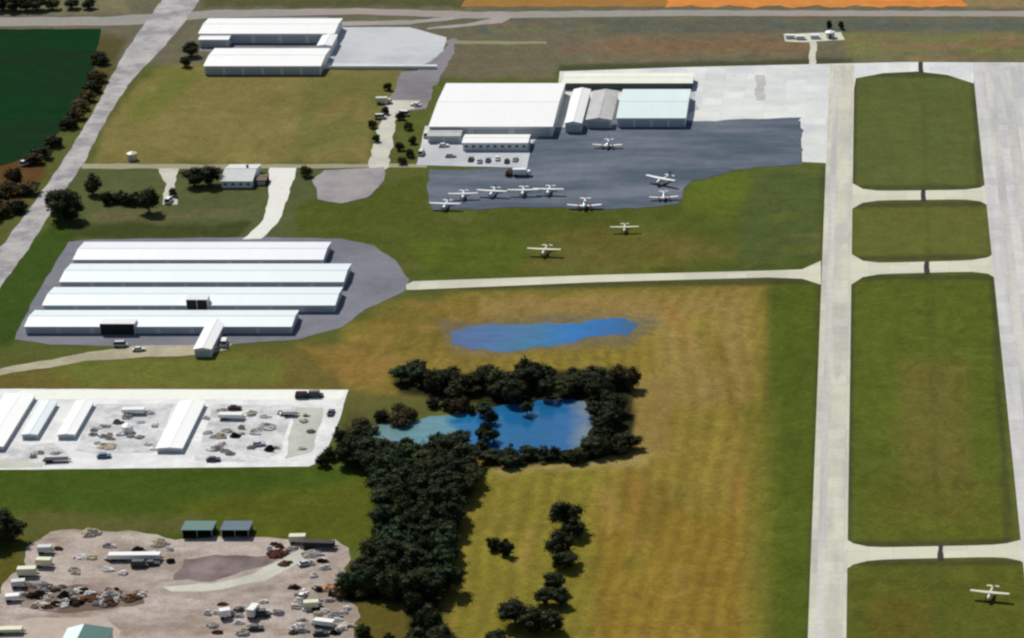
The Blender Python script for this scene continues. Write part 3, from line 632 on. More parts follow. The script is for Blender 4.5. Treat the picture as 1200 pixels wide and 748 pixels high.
# ------------------------------------------------------------------ buildings
def gable(name, xl, xr, yf, yb, h, rise, label, roof, wall='wall', group=None, cat='hangar', doors=0, opened=(), ridge='x', ov=.35, windows=0, doorh=.8, cut=False, name_door='door'):
    """xl,xr at the front eave line yf; yb rear eave line (pixels at eave height h)"""
    a, b_ = P(xl, yf, h), P(xr, yf, h); c = P(xl, yb, h)
    W, D = b_.x - a.x, c.y - a.y
    root = empty(name, ((a.x + b_.x) / 2, a.y + D / 2, 0), 0, label, cat, group)
    hw, hd = W / 2 - ov, D / 2 - ov
    mb = MB()
    if ridge == 'x':
        prof = [(-hd, 0), (-hd, h - .02), (0, h + rise - .06), (hd, h - .02), (hd, 0)]
        mb.loft([[(-hw, y, z) for y, z in prof], [(hw, y, z) for y, z in prof]])
    else:
        prof = [(-hw, 0), (-hw, h - .02), (0, h + rise - .06), (hw, h - .02), (hw, 0)]
        mb.loft([[(x, -hd, z) for x, z in prof], [(x, hd, z) for x, z in prof]])
    mb.build('wall', wall, root)
    rb = MB(); t_ = .16
    if ridge == 'x':
        s_ = rise / (D / 2); pr = [(-D / 2, h), (0, h + rise), (D / 2, h), (D / 2, h + t_), (0, h + rise + t_), (-D / 2, h + t_)]
        rb.loft([[(-W / 2, y, z) for y, z in pr], [(W / 2, y, z) for y, z in pr]])
    else:
        pr = [(-W / 2, h), (0, h + rise), (W / 2, h), (W / 2, h + t_), (0, h + rise + t_), (-W / 2, h + t_)]
        rb.loft([[(x, -D / 2, z) for x, z in pr], [(x, D / 2, z) for x, z in pr]])
    ro = rb.build('roof', roof, root)
    cp = MB()
    if ridge == 'x': cp.box(-W / 2, W / 2, -.25, .25, h + rise + t_ - .03, h + rise + t_ + .06)
    else: cp.box(-.25, .25, -D / 2, D / 2, h + rise + t_ - .03, h + rise + t_ + .06)
    cp.build('ridge_cap', roof, ro)
    if doors:
        bw = 2 * hw / doors
        for i in range(doors):
            x0 = -hw + i * bw + bw * .07; x1 = -hw + (i + 1) * bw - bw * .07
            d = MB()
            if i in opened:
                d.box(x0, x1, -hd - .03, -hd + .05, .02, h * doorh); d.build('open_bay', 'black', root)
                q = MB(); q.box(x0 - .1, x1 + .1, -hd - 1.2, -hd - .04, h * doorh, h * doorh + .08); q.build('lifted_door', 'door', root)
            else:
                n = 4
                for k in range(n):
                    u0 = x0 + (x1 - x0) * k / n; u1 = x0 + (x1 - x0) * (k + 1) / n
                    d.box(u0 + .03, u1 - .03, -hd - (.10 if k % 2 else .06), -hd + .02, .03, h * doorh)
                d.build(name_door, 'door', root)
    if windows:
        bw = 2 * hw / windows
        for i in range(windows):
            xc = -hw + (i + .5) * bw; ww = min(1.6, bw * .5)
            d = MB(); d.box(xc - ww / 2, xc + ww / 2, -hd - .05, -hd + .02, h * .38, h * .75); wn = d.build('window', 'white_paint', root)
            d = MB(); d.box(xc - ww / 2 + .1, xc + ww / 2 - .1, -hd - .065, -hd, h * .38 + .1, h * .75 - .1); d.build('pane', 'glass', wn)
    root['_dim'] = (hw, hd)
    return root
TG = 'long white t-hangar rows on the grey paving'
gable('hangar_row', 85, 379, 305, 284, 2.7, 1.0, 'long white hangar row farthest from the camera, nearest the driveway', 'violet_roof', 'row_wall', TG, 'hangar', 8)
gable('hangar_row', 69, 403, 331, 309.5, 2.7, 1.0, 'long white hangar row second from the back, reaching farthest right', 'cool_roof', 'row_wall', TG, 'hangar', 9)
r3 = gable('hangar_row', 49, 393, 358.5, 337, 2.7, 1.0, 'long white hangar row third from the back with a dark double opening in its front', 'cool_roof', 'row_wall', TG, 'hangar', 9, ())
r4 = gable('hangar_row', 28, 342, 383.5, 364, 2.7, 1.0, 'long white hangar row closest to the camera with a black open bay and white annex', 'cool_roof', 'row_wall', TG, 'hangar', 8)
# dark equipment opening seen on row three: two raised black bays in a dormer
def dormer(root, pxl, pxr, pyt, pyb, split=True, dh=5.3):
    hw, hd = root['_dim']; lx = root.location
    x0 = P(pxl, pyb, 1).x - lx.x; x1 = P(pxr, pyb, 1).x - lx.x
    d = MB(); d.box(x0, x1, -hd - .9, -hd + 3.6, 0, dh); f = d.build('door_housing', 'pale_wall', root)
    xm = (x0 + x1) / 2 + .2
    for u0, u1 in (((x0 + .25, xm - .3), (xm - .05, x1 - .2)) if split else ((x0 + .2, x1 - .2),)):
        d = MB(); d.box(u0, u1, -hd - .96, -hd - .85, .05, dh - .2); d.build('open_bay', 'black', f)
dormer(r3, 219, 244, 347, 364)
dormer(r4, 117, 158, 374, 390, False, 4.2)
# the white annex in front of row four
gable('annex', 226, 248, 410, 372, 2.9, .6, 'narrow white roofed annex standing across the front of the nearest hangar row', 'white_roof', 'pale_wall', None, 'annex', 1, (), 'y')
# main hangar
gable('main_hangar', 502, 648, 149, 98, 4.4, 1.2, 'large white roofed main hangar at the left end of the apron', 'white_roof', 'wall', None, 'hangar', 3)
gable('office_annex', 541, 619, 168, 158, 3.4, .5, 'low white roofed office in front of the main hangar with dark windows', 'white_roof', 'pale_wall', None, 'office', 0, (), 'x', .3, 9)
gable('lean_to', 500, 540, 160, 152, 3.0, .4, 'low grey roofed lean-to at the left front of the main hangar', 'grey_roof', 'wall', None, 'shed', 2)
gable('small_hangar', 661, 682, 145, 105, 4.0, .8, 'narrow white building directly right of the main hangar', 'white_roof', 'wall', None, 'building', 1, (), 'y')
gable('grey_hangar', 686, 717, 141, 107, 3.6, .9, 'weathered grey roofed building between the narrow white one and the mint roofed hangar', 'grey_roof', 'wall', None, 'building', 1, (), 'y')
gable('mint_hangar', 722, 804, 139, 105, 4.0, 1.0, 'mint white roofed hangar at the right end of the row facing the apron', 'mint_roof', 'pale_wall', None, 'hangar', 4)
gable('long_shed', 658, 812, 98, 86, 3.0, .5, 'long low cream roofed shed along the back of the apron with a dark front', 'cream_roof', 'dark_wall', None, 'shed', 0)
# top left group
gable('rear_hangar', 232, 392, 40, 22, 4.5, 1.0, 'wide white roofed hangar at the top left, the rear one of the pair', 'white_roof', 'wall', None, 'hangar', 5)
gable('side_wing', 371, 389, 54, 41, 4.0, .5, 'short white wing on the right of the top left rear hangar', 'white_roof', 'wall', None, 'building', 0, (), 'y')
gable('corner_wing', 232, 268, 47, 41, 3.6, .4, 'small white wing on the left of the top left rear hangar', 'white_roof', 'wall', None, 'building', 1)
gable('front_hangar', 238, 376, 78, 57, 4.0, 1.0, 'long white roofed hangar at the top left, the front one beside the meadow', 'white_roof', 'pale_wall', None, 'hangar', 6)
# low concrete wall along the lot
a_, b_ = P(378, 81), P(512, 82)
mb = MB(); mb.box(a_.x, b_.x, -.15, .15, 0, 1.3); mb.box(a_.x, b_.x, -.2, .2, 1.3, 1.38)
tag(mb.build('low_wall', 'white_paint', None, False, (0, a_.y, 0)), 'low white wall along the near edge of the top concrete lot', 'wall')
# house
h_ = gable('white_house', 258, 296, 213, 193, 2.8, 1.8, 'white house with pale roof beside the lane above the hangar rows', 'house_roof', 'pale_wall', None, 'house', 0, (), 'x', .4, 4)
mb = MB(); mb.box(2, 2.8, 1.0, 1.8, 3.6, 5.8); mb.build('chimney', 'brown_roof', h_)
gable('brown_shed', 299, 312, 212, 205, 2.0, .6, 'small brown garden shed between the white house and the driveway', 'brown_roof', 'rust', None, 'shed', 1)
# dirt yard sheds
def open_shed(pxl, pxr, pyf, pyb, roofm, label):
    h = 2.5; a, b_ = P(pxl, pyf, h), P(pxr, pyf, h); c = P(pxl, pyb, h); W = b_.x - a.x; D = c.y - a.y
    root = empty('open_shed', ((a.x + b_.x) / 2, a.y + D / 2, 0), 0, label, 'shed', 'pair of open fronted sheds')
    mb = MB(); hw, hd = W / 2, D / 2
    mb.box(-hw, hw, hd - .15, hd, 0, h - .3); mb.box(-hw, -hw + .15, -hd, hd - .16, 0, h - .05); mb.box(hw - .15, hw, -hd, hd - .16, 0, h - .05)
    mb.build('wall', 'dark_paint', root)
    mb = MB(); mb.add([(-hw - .3, -hd - .4, h + .25), (hw + .3, -hd - .4, h + .25), (hw + .3, hd + .3, h - .1), (-hw - .3, hd + .3, h - .1), (-hw - .3, -hd - .4, h + .40), (hw + .3, -hd - .4, h + .40), (hw + .3, hd + .3, h + .05), (-hw - .3, hd + .3, h + .05)],
                      [(0, 3, 2, 1), (4, 5, 6, 7), (0, 1, 5, 4), (1, 2, 6, 5), (2, 3, 7, 6), (3, 0, 4, 7)]); mb.build('roof', roofm, root)
    for x in (-hw + .1, 0, hw - .1):
        mb = MB(); mb.box(x - .09, x + .09, -hd - .05, -hd + .13, 0, h + .2); mb.build('post', 'steel', root)
open_shed(213, 248, 622, 611, 'teal_roof', 'open fronted shed with a green roof at the back of the dirt yard')
open_shed(259, 291, 622, 611, 'blue_roof', 'open fronted shed with a blue roof at the back of the dirt yard')
# building at bottom edge, white and teal slopes
p0 = P(80, 735, 3); p1 = P(134, 735, 3)
ytop = P(84, 733, 4).y
root = empty('workshop', ((p0.x + p1.x) / 2, ytop - 14, 0), 0, 'workshop with one white and one teal roof slope at the bottom edge', 'workshop')
hw = (p1.x - p0.x) / 2; hd = 14
mb = MB(); mb.loft([[(-hw + .3, y, 0), (-hw + .3, y, 2.9), (0 - hw * .25, y, 4.2), (hw - .3, y, 2.9), (hw - .3, y, 0)] for y in (-hd + .3, hd - .3)]); mb.build('wall', 'pale_wall', root)
rm = -hw * .25
mb = MB(); mb.loft([[(-hw, y, 3.0), (rm, y, 4.4), (rm, y, 4.55), (-hw, y, 3.15)] for y in (-hd, hd)]); o = mb.build('roof_slope', 'mint_roof', root); o['label'] = 'white metal roof slope'
mb = MB(); mb.loft([[(rm + .01, y, 4.4), (hw, y, 3.0), (hw, y, 3.15), (rm + .01, y, 4.55)] for y in (-hd, hd)]); o = mb.build('roof_slope', 'teal_roof', root); o['label'] = 'dark teal metal roof slope'
# storage sheds in the concrete yard (long, roofs run away from the camera)
SG = 'white storage sheds standing end-on in the concrete yard'
gable('storage_shed', -34, 4, 524, 462, 1.6, .3, 'leftmost white storage shed of the concrete yard, cut by the left edge', 'white_roof', 'wall', SG, 'shed', 1, (), 'y')
gable('storage_shed', 24, 44, 510, 470, 1.6, .3, 'white storage shed second from the left in the concrete yard', 'cool_roof', 'wall', SG, 'shed', 1, (), 'y')
gable('storage_shed', 66, 88, 510, 470, 1.6, .3, 'white storage shed third from the left in the concrete yard', 'white_roof', 'wall', SG, 'shed', 1, (), 'y')
gable('storage_shed', 182, 214, 526, 470, 1.6, .3, 'widest white storage shed between the two gravel beds', 'white_roof', 'wall', SG, 'shed', 1, (), 'y')

# ------------------------------------------------------------------ aircraft
def airfoil(ch, th, y0, z0, x):
    pr = [(0, 0), (.05, .5), (.3, 1), (.7, .55), (1, .02), (.7, -.15), (.3, -.3), (.05, -.25)]
    return [(x, y0 - u * ch, z0 + v * ch * th) for u, v in pr]
def make_plane(wm='white_paint', stripe='blue_paint', low=False, span=10.8):
    root = empty('light_aircraft', (0, 0, 0))
    zf = 1.25
    mb = MB(); mb.tube([(0, 2.6, zf - .1), (0, 2.45, zf - .05), (0, 1.7, zf), (0, .9, zf + .12), (0, -.4, zf + .15), (0, -1.6, zf + .1), (0, -5.2, zf + .28)],
                       [(.15, .15), (.38, .36), (.52, .48), (.60, .68), (.60, .70), (.48, .5), (.12, .16)], 14)
    f = mb.build('fuselage', wm, root, True)
    mb = MB(); mb.box(-.615, .615, -3.2, 2.1, zf - .1, zf + .02); mb.v = [(x * (1 if y > -1 else .58), y, z) for x, y, z in mb.v]; mb.build('stripe', stripe, f)
    mb = MB(); mb.tube([(0, 1.28, zf + .30), (0, .6, zf + .5), (0, -.6, zf + .5), (0, -1.2, zf + .3)], [(.40, .12), (.56, .36), (.56, .34), (.4, .1)], 12); mb.build('windscreen', 'glass', root, True)
    zw = zf - .35 if low else zf + .82
    dih = .35 if low else .12
    mb = MB(); h2 = span / 2
    mb.loft([airfoil(1.15, .12, .75, zw + dih, -h2), airfoil(1.6, .13, .95, zw, -1.6), airfoil(1.65, .13, .98, zw, 0), airfoil(1.6, .13, .95, zw, 1.6), airfoil(1.15, .12, .75, zw + dih, h2)])
    mb.build('wing', wm, root)
    if low:
        for s in (-1, 1):
            mb = MB(); mb.tube([(s * 1.9, 2.0, zw + .12), (s * 1.9, 1.7, zw + .12), (s * 1.9, .6, zw + .12), (s * 1.9, -.9, zw + .1)], [.12, .34, .36, .12], 10); ng = mb.build('engine', stripe, root, True)
            mb = MB(); mb.box(s * 1.9 - .85, s * 1.9 + .85, 2.0, 2.05, zw + .05, zw + .19); mb.build('propeller', 'dark_paint', ng)
    if not low:
        for s in (-1, 1):
            mb = MB(); mb.tube([(s * .5, .3, zf - .4), (s * 2.5, .4, zw - .02)], [.05, .05], 6); mb.build('wing_strut', wm, root)
    mb = MB(); mb.loft([airfoil(.7, .08, -4.6, zf + .3, -1.75), airfoil(1.05, .09, -4.35, zf + .3, 0), airfoil(.7, .08, -4.6, zf + .3, 1.75)]); mb.build('tailplane', wm, root)
    mb = MB(); mb.loft([[(-.05, -3.9, zf + .3), (.05, -3.9, zf + .3), (.05, -5.35, zf + .3), (-.05, -5.35, zf + .3)], [(-.03, -4.9, zf + 1.6), (.03, -4.9, zf + 1.6), (.03, -5.6, zf + 1.6), (-.03, -5.6, zf + 1.6)]]); mb.build('fin', stripe, root)
    mb = MB()
    if not low: mb.box(-.95, .95, 2.62, 2.68, zf - .18, zf - .02)
    mb.tube([(0, 2.55, zf - .1), (0, 2.85, zf - .1)], [.16, .04], 8); mb.build('nose_cone' if low else 'propeller', 'dark_paint', root)
    for (x, y) in ((-1.15, -.1), (1.15, -.1), (0, 2.0)):
        mb = MB(); mb.tube([(x - .09, y, .28), (x + .09, y, .28)], [.28, .28], 12); wl = mb.build('wheel', 'tyre', root)
        mb = MB(); mb.tube([(x, y, .3), (x * .45, y, zf - .4)], [.04, .05], 6); mb.build('gear_leg', 'steel', wl)
    return root
PLN = {}
def plane(px, py, deg, label, style=0, sc=1.0, g='light aircraft parked on the dark apron'):
    st_ = [('white_paint', 'blue_paint', False), ('ivory_paint', 'red_paint', False), ('white_paint', 'red_paint', True)][style]
    if style not in PLN: PLN[style] = o = make_plane(*st_)
    else: o = copy_tree(PLN[style])
    o.location = P(px, py, .12); o.rotation_euler = (0, 0, R(deg)); sc *= 1.13; o.scale = (sc, sc, sc)
    return tag(o, label, 'airplane', g)
plane(522, 245, 176, 'white aircraft at the lower left corner of the dark apron, leftmost of all')
plane(543, 233, 184, 'white aircraft just behind and right of the leftmost one on the apron', 0, .95)
plane(577, 230, 172, 'bright white aircraft third from the left in the apron row', 0, 1.0)
plane(613, 229, 182, 'left one of two aircraft parked wingtip to wingtip on the apron')
plane(643, 228, 177, 'right one of two aircraft parked wingtip to wingtip on the apron')
plane(685, 244, 181, 'white aircraft at the near edge of the dark apron, fifth along the row', 2, 1.1)
plane(712, 173, 178, 'white aircraft alone in front of the mint roofed hangar', 2, 1.0)
plane(775, 216, 150, 'white aircraft turned sideways at the right end of the apron, the back one', 0, 1.12)
plane(778, 234, 185, 'white aircraft in front of the turned one at the right end of the apron', 2, .95)
plane(638, 299, 174, 'ivory aircraft on the grass above the narrow taxiway', 1, 1.05, 'ivory aircraft on the grass')
plane(732, 272, 183, 'ivory aircraft on the grass just below the dark apron', 1, .9, 'ivory aircraft on the grass')
plane(1160, 702, 168, 'ivory aircraft on the grass beside the runway at the lower right', 1, .95, 'ivory aircraft on the grass')
# small planes far: shelter and beacon near the top
p = P(973, 44)
root = empty('round_shelter', p, 0, 'small round white shelter on the pad beyond the apron', 'shelter')
mb = MB(); mb.tube([(0, 0, 0), (0, 0, 2.6)], [2.0, 2.0], 16); mb.build('wall', 'pale_wall', root, True)
mb = MB(); mb.tube([(0, 0, 2.55), (0, 0, 2.7), (0, 0, 3.2), (0, 0, 3.4)], [2.4, 2.35, 1.1, .1], 16); mb.build('roof', 'white_roof', root)
mb = MB(); mb.box(-.5, .5, -2.06, -1.8, 0, 2); mb.build('door', 'dark_paint', root)
for k, (x, y) in enumerate(((926, 45), (938, 46), (955, 45))):
    a = P(x, y); root = empty('pad_hut', a, 0, ['left', 'middle', 'right'][k] + ' of three low white equipment huts on the pad beyond the apron', 'hut', 'white equipment huts on the pad')
    mb = MB(); mb.box(-2, 2, -1, 1, 0, 1.6); mb.build('wall', 'pale_wall', root)
    mb = MB(); mb.box(-2.15, 2.15, -1.15, 1.15, 1.6, 1.75); mb.build('roof', 'white_roof', root)

# ------------------------------------------------------------------ vehicles
def make_car(m, van=False, truck=False):
    root = empty('parked_van' if van else ('box_truck' if truck else 'parked_car'), (0, 0, 0))
    if truck: L_, W, Hb = 7.5, 2.3, 3.0
    elif van: L_, W, Hb = 5.2, 2.0, 2.1
    else: L_, W, Hb = 4.5, 1.8, 1.45
    hl, hw = L_ / 2, W / 2
    mb = MB()
    if truck:
        mb.box(-hl, hl - 2.0, -hw, hw, .8, Hb); mb.build('cargo_box', m, root)
        mb = MB(); mb.loft([[(hl - 1.9, -hw + .1, z0), (hl - 1.9, hw - .1, z0), (x1, hw - .1, z0), (x1, -hw + .1, z0)] for z0, x1 in ((.4, hl), (1.3, hl), (2.2, hl - .5))]); b1 = mb.build('cab', m, root)
        mb = MB(); mb.box(hl - .5, hl - .2, -hw + .25, hw - .25, 1.35, 2.0); mb.build('windscreen', 'glass', root)
        mb = MB(); mb.box(-hl + .2, hl - 2, -hw + .4, hw - .4, .5, .79); mb.build('chassis', 'dark_paint', root)
    else:
        top = Hb * (.62 if not van else .5)
        pr = [(-hl, .3), (-hl, top * .95), (-hl * .55, top), (hl * .5, top), (hl * .93, top * .86), (hl, .55), (hl, .3)]
        mb.loft([[(x, y, z) for x, z in pr] for y in (-hw, hw)]); mb.build('body', m, root)
        mb = MB(); x0, x1 = (-hl * .75, hl * .42) if not van else (-hl * .97, hl * .62)
        mb.box(x0, x1, -hw + .08, hw - .08, top - .01, Hb - .1, 0, 0, .45 if not van else .2, .14); mb.build('window', 'glass', root)
        mb = MB(); mb.box(x0 + .4, x1 - .42, -hw + .2, hw - .2, Hb - .11, Hb); mb.build('roof', m, root)
        for s in (-1, 1):
            mb = MB(); mb.box(hl - .02, hl + .04, s * hw * .65 - .18, s * hw * .65 + .18, .6, .78); mb.build('headlight', 'white_paint', root)
    for x in (-hl * .62, hl * .64):
        for s in (-1, 1):
            mb = MB(); rr_ = .34 if not truck else .48; mb.tube([(x, s * (hw - .2), rr_), (x, s * (hw + .02), rr_)], [rr_, rr_], 12); mb.build('wheel', 'tyre', root)
    return root
CARS = {}
def car(px, py, deg, paintm, label, van=False, truck=False, sc=1, g=None, z=.1):
    key = (paintm, van, truck)
    if key not in CARS: CARS[key] = o = make_car(paintm, van, truck)
    else: o = copy_tree(CARS[key])
    o.location = P(px, py, z); o.rotation_euler = (0, 0, R(deg)); o.scale = (sc,) * 3
    return tag(o, label, 'truck' if truck else ('van' if van else 'car'), g)
car(612, 206, 0, 'white_paint', 'white box truck on the dark apron below the forecourt corner', False, True, 1.0)
car(597, 205, 80, 'rust', 'brown van parked beside the white box truck on the apron', True)
for k, (x, y, pm, d) in enumerate(((552, 188, 'dark_paint', 85), (562, 190, 'silver_paint', 92), (572, 189, 'blue_paint', 88), (583, 187, 'white_paint', 95), (594, 190, 'dark_paint', 90), (604, 188, 'silver_paint', 86))):
    car(x, y, d, pm, ['leftmost black car', 'silver car second from the left', 'dark blue car', 'white car', 'black car second from the right', 'rightmost silver car'][k] + ' parked on the forecourt below the office', g='cars on the forecourt', z=.12)
car(500, 160, 90, 'ivory_paint', 'cream van at the upper left of the main hangar forecourt', True, z=.12)
car(494, 181, 85, 'ivory_paint', 'cream van at the lower left of the main hangar forecourt', True, z=.12)
car(520, 172, 10, 'white_paint', 'white car parked in the middle of the forecourt left half')
car(528, 184, 4, 'silver_paint', 'silver car near the lower edge of the forecourt left half')
car(450, 121, 5, 'ivory_paint', 'cream box truck at the top of the gravel path', False, True, .9)
car(446, 139, 5, 'ivory_paint', 'cream van on the left edge of the gravel path', True)
car(472, 135, 170, 'white_paint', 'white van on the right edge of the gravel path', True)
car(487, 124, 165, 'white_paint', 'white car near the left side of the main hangar')
car(263, 404, 95, 'white_paint', 'white van beside the annex of the nearest hangar row', True, False, 1.1)
car(251, 404, 90, 'dark_paint', 'black car shape added for the shadow between white annex and white van')  # dark car body added, standing in for a square of shadow beside the annex
car(30, 193, 60, 'white_paint', 'white van in the roadside scrub near the crop field', True)
car(198, 237, 80, 'white_paint', 'white van at the near end of the pale house drive', True, z=.13)
car(142, 406, 5, 'silver_paint', 'silver pickup sized van on the dirt track by the open bay', True)
car(163, 411, 12, 'ivory_paint', 'cream car on the dirt track near the hangar paving')
# round tank in the meadow
def tank(px, py, r, h, m, label, ladder=True):
    root = empty('storage_tank', P(px, py, .05), 0, label, 'tank')
    mb = MB(); mb.tube([(0, 0, 0), (0, 0, h)], [r, r], 20); mb.build('shell', m, root, False)
    mb = MB(); mb.tube([(0, 0, h), (0, 0, h + .12), (0, 0, h + r * .35), (0, 0, h + r * .42)], [r * 1.03, r * 1.03, r * .35, .05], 20); mb.build('dome', m, root)
    mb = MB()
    for s in (-.2, .2): mb.box(s - .03, s + .03, -r - .16, -r - .1, 0, h + .3)
    for k in range(int(h / .4)): mb.box(-.17, .17, -r - .15, -r - .11, .3 + k * .4, .34 + k * .4)
    mb.build('ladder', 'steel', root)
tank(155, 187, 2.1, 2.6, 'ivory_paint', 'round cream tank standing in the meadow above the lane')
tank(150, 506, 1.9, 2.2, 'white_paint', 'round white tank in the middle of the left gravel bed')
# ------------------------------------------------------------------ yard things
def trailer(px, py, L_, W, h, deg, m, label, flat=False, z=.1, g=None):
    root = empty('flatbed_trailer' if flat else 'box_trailer', P(px, py, z), R(deg), label, 'trailer', g)
    hl, hw = L_ / 2, W / 2
    if flat:
        mb = MB(); mb.box(-hl, hl, -hw, hw, .9, 1.1); mb.build('deck', m, root)
    else:
        mb = MB(); mb.box(-hl, hl, -hw, hw, .8, .8 + h, 0, .04); mb.build('box', m, root)
        mb = MB(); mb.box(-hl - .03, -hl + .02, -hw + .1, hw - .1, .95, .7 + h); mb.build('rear_door', 'silver_paint', root)
    mb = MB(); mb.box(-hl + .2, hl + 1.0, -.4, .4, .6, .79); mb.build('chassis', 'dark_paint', root)
    for x in (-hl * .72, -hl * .45):
        for s in (-1, 1):
            mb = MB(); mb.tube([(x, s * (hw - .25), .45), (x, s * hw, .45)], [.45, .45], 12); mb.build('wheel', 'tyre', root)
def heap(px, py, r, h, m, label, seed, cat='heap', name='rubble_heap', sy=.8):
    rd = random.Random(seed); n, k = 22, 6; vs = []; fs = []
    for j in range(k):
        t_ = j / (k - 1)
        for i in range(n):
            a = 2 * math.pi * i / n; rr_ = r * (1 - t_ * .92) * (1 + .16 * math.sin(a * 3 + seed) + rd.uniform(-.1, .1))
            vs.append((rr_ * math.cos(a), rr_ * math.sin(a) * sy, h * (1 - (1 - t_) ** 1.6) * (1 + rd.uniform(-.12, .12)) - (.15 if j == 0 else 0)))
    vs.append((0, 0, h))
    for j in range(k - 1):
        for i in range(n): fs.append((j * n + i, j * n + (i + 1) % n, (j + 1) * n + (i + 1) % n, (j + 1) * n + i))
    for i in range(n): fs.append(((k - 1) * n + i, (k - 1) * n + (i + 1) % n, len(vs) - 1))
    mb = MB(); mb.add(vs, fs)
    for q in range(26):     # loose lumps and boards on the heap
        a = rd.uniform(0, 6.28); rr_ = r * rd.uniform(.1, 1.05); s = rd.uniform(.2, .6); z = h * max(0, 1 - rr_ / r) * .9
        x, y = rr_ * math.cos(a), rr_ * math.sin(a) * sy
        mb.box(x - s, x + s * rd.uniform(.4, 2), y - s * .5, y + s * .5, z - .1, z + s * rd.uniform(.4, 1.1), 0, s * .2)
    return tag(mb.build(name, m, None, False, P(px, py, .08)), label, cat)
hp = {'white': surf('white_rubble', alb((238, 232, 222)), None, .95, .3, 1, .15, .3, world=False), 'cream': surf('cream_sand', alb((206, 190, 160)), None, .95, .3, 1, .2, .2, world=False), 'brown': surf('brown_spoil', alb((104, 74, 54)), None, .95, .3, 1, .25, .3, world=False),
      'grey': surf('grey_rubble', alb((176, 170, 160)), None, .95, .3, 1, .25, .3, world=False), 'red': surf('red_spoil', alb((104, 64, 56)), None, .95, .3, 1, .25, .3, world=False),
      'dark': surf('dark_scrap', (.03, .022, .018), None, .9, .5, 1.5, .3, .3, world=False)}
heap(106, 626, 3.2, 2.0, hp['cream'], 'cream sand heap at the back left of the dirt yard', 1)
heap(187, 638, 3.0, 1.8, hp['cream'], 'cream sand heap left of the green roofed shed', 2)
heap(130, 697, 3.0, 1.5, hp['grey'], 'pale rubble heap in the middle of the scrap row', 3)
heap(127, 708, 2.8, 1.4, hp['brown'], 'dark brown spoil heap in front of the pale rubble heap', 4)
heap(108, 702, 3.4, 1.3, hp['brown'], 'brown spoil heap left of the pale rubble heap', 5)
heap(152, 702, 3.0, 1.2, hp['brown'], 'brown spoil heap at the right end of the scrap row', 6)
heap(82, 696, 2.6, 1.4, hp['grey'], 'grey rubble heap behind the scrap row left of centre', 7)
heap(52, 688, 2.4, 1.6, hp['grey'], 'pale rubble heap behind the long black scrap pile', 8)
heap(46, 699, 3.8, 1.8, hp['dark'], 'long black scrap pile at the left of the dirt yard', 9, 'scrap pile', 'scrap_pile', .5)
heap(76, 699, 1.9, 1.8, hp['dark'], 'round black scrap pile right of the long one', 10, 'scrap pile', 'scrap_pile')
heap(85, 708, 1.7, 1.3, hp['dark'], 'small black scrap pile in front of the round one', 11, 'scrap pile', 'scrap_pile')
heap(64, 709, 1.7, 1.0, hp['dark'], 'small black scrap pile front centre of the left scrap row', 12, 'scrap pile', 'scrap_pile')
heap(325, 650, 3.6, 1.5, hp['red'], 'dull red spoil heap right of the blue roofed shed', 13)
heap(385, 690, 3.0, 1.5, surf('tan_sand', alb((206, 160, 122)), None, .95, .3, 1, .2, .2, world=False), 'orange tan sand heap at the right edge of the dirt yard', 14)
heap(366, 650, 3.2, 1.2, hp['grey'], 'pale rubble heap on the path at the right of the yard', 15)
heap(392, 722, 2.2, 1.2, hp['grey'], 'pale rubble heap at the lower right corner of the dirt yard', 16)
heap(126, 524, 3.4, 1.2, hp['cream'], 'cream heap at the near side of the left gravel bed', 17)
heap(258, 512, 2.4, 1.4, hp['cream'], 'cream heap in the left part of the right gravel bed', 18)
heap(253, 527, 2.0, 1.4, hp['grey'], 'grey heap at the near left of the right gravel bed', 19)
heap(312, 500, 3.2, 1.0, hp['grey'], 'pale heap at the right of the right gravel bed', 20)
heap(275, 512, 1.6, 1.4, hp['dark'], 'dark scrap pile in the middle of the right gravel bed', 21, 'scrap pile', 'scrap_pile')
heap(138, 496, 1.6, 1.3, surf('slate', alb((110, 110, 106)), None, .9, .4, 1, .2, .2, world=False), 'grey scrap pile beside the round white tank', 22, 'scrap pile', 'scrap_pile')
heap(316, 528, 1.5, 1.8, hp['dark'], 'dark scrap pile at the near right of the right gravel bed', 23, 'scrap pile', 'scrap_pile')
trailer(32, 675, 5.5, 2.4, 2.0, 4, 'ivory_paint', 'cream box trailer at the left edge of the dirt yard, nearest of its column')
trailer(52, 664, 4.5, 2.3, 1.9, -3, 'ivory_paint', 'cream box trailer behind the nearest one at the left edge of the dirt yard')
trailer(53, 648, 4.2, 2.2, 1.6, 5, 'silver_paint', 'grey box trailer farthest back at the left edge of the dirt yard')
trailer(22, 688, 4.0, 2.2, 1.5, 10, 'silver_paint', 'grey trailer behind the black scrap pile at far left')
trailer(15, 704, 4.0, 2.2, 1.2, 10, 'white_paint', 'small white trailer at the far left front of the scrap row')
trailer(158, 656, 15.5, 2.5, 1.3, 1, 'white_paint', 'long white semi trailer in the middle of the dirt yard')
trailer(264, 724, 3.2, 2.2, 2.0, 20, 'white_paint', 'short white box trailer in the lower right of the dirt yard')
trailer(297, 722, 4.6, 2.3, 2.3, 78, 'white_paint', 'white box trailer standing end-on in the lower right of the yard')
trailer(349, 636, 5.0, 2.4, 1.8, 3, 'ivory_paint', 'cream trailer at the back right of the dirt yard')
trailer(374, 642, 9.5, 2.4, 1.4, -4, 'black', 'long black trailer at the back right of the dirt yard')
trailer(365, 713, 4.4, 2.2, 1.6, 8, 'ivory_paint', 'cream trailer near the right edge of the dirt yard')
trailer(380, 734, 6.0, 2.2, 1.3, -14, 'white_paint', 'white trailer at the lower right corner of the dirt yard')
trailer(10, 742, 8, 2.4, .9, 3, 'ivory_paint', 'low cream trailer at the lower left corner')
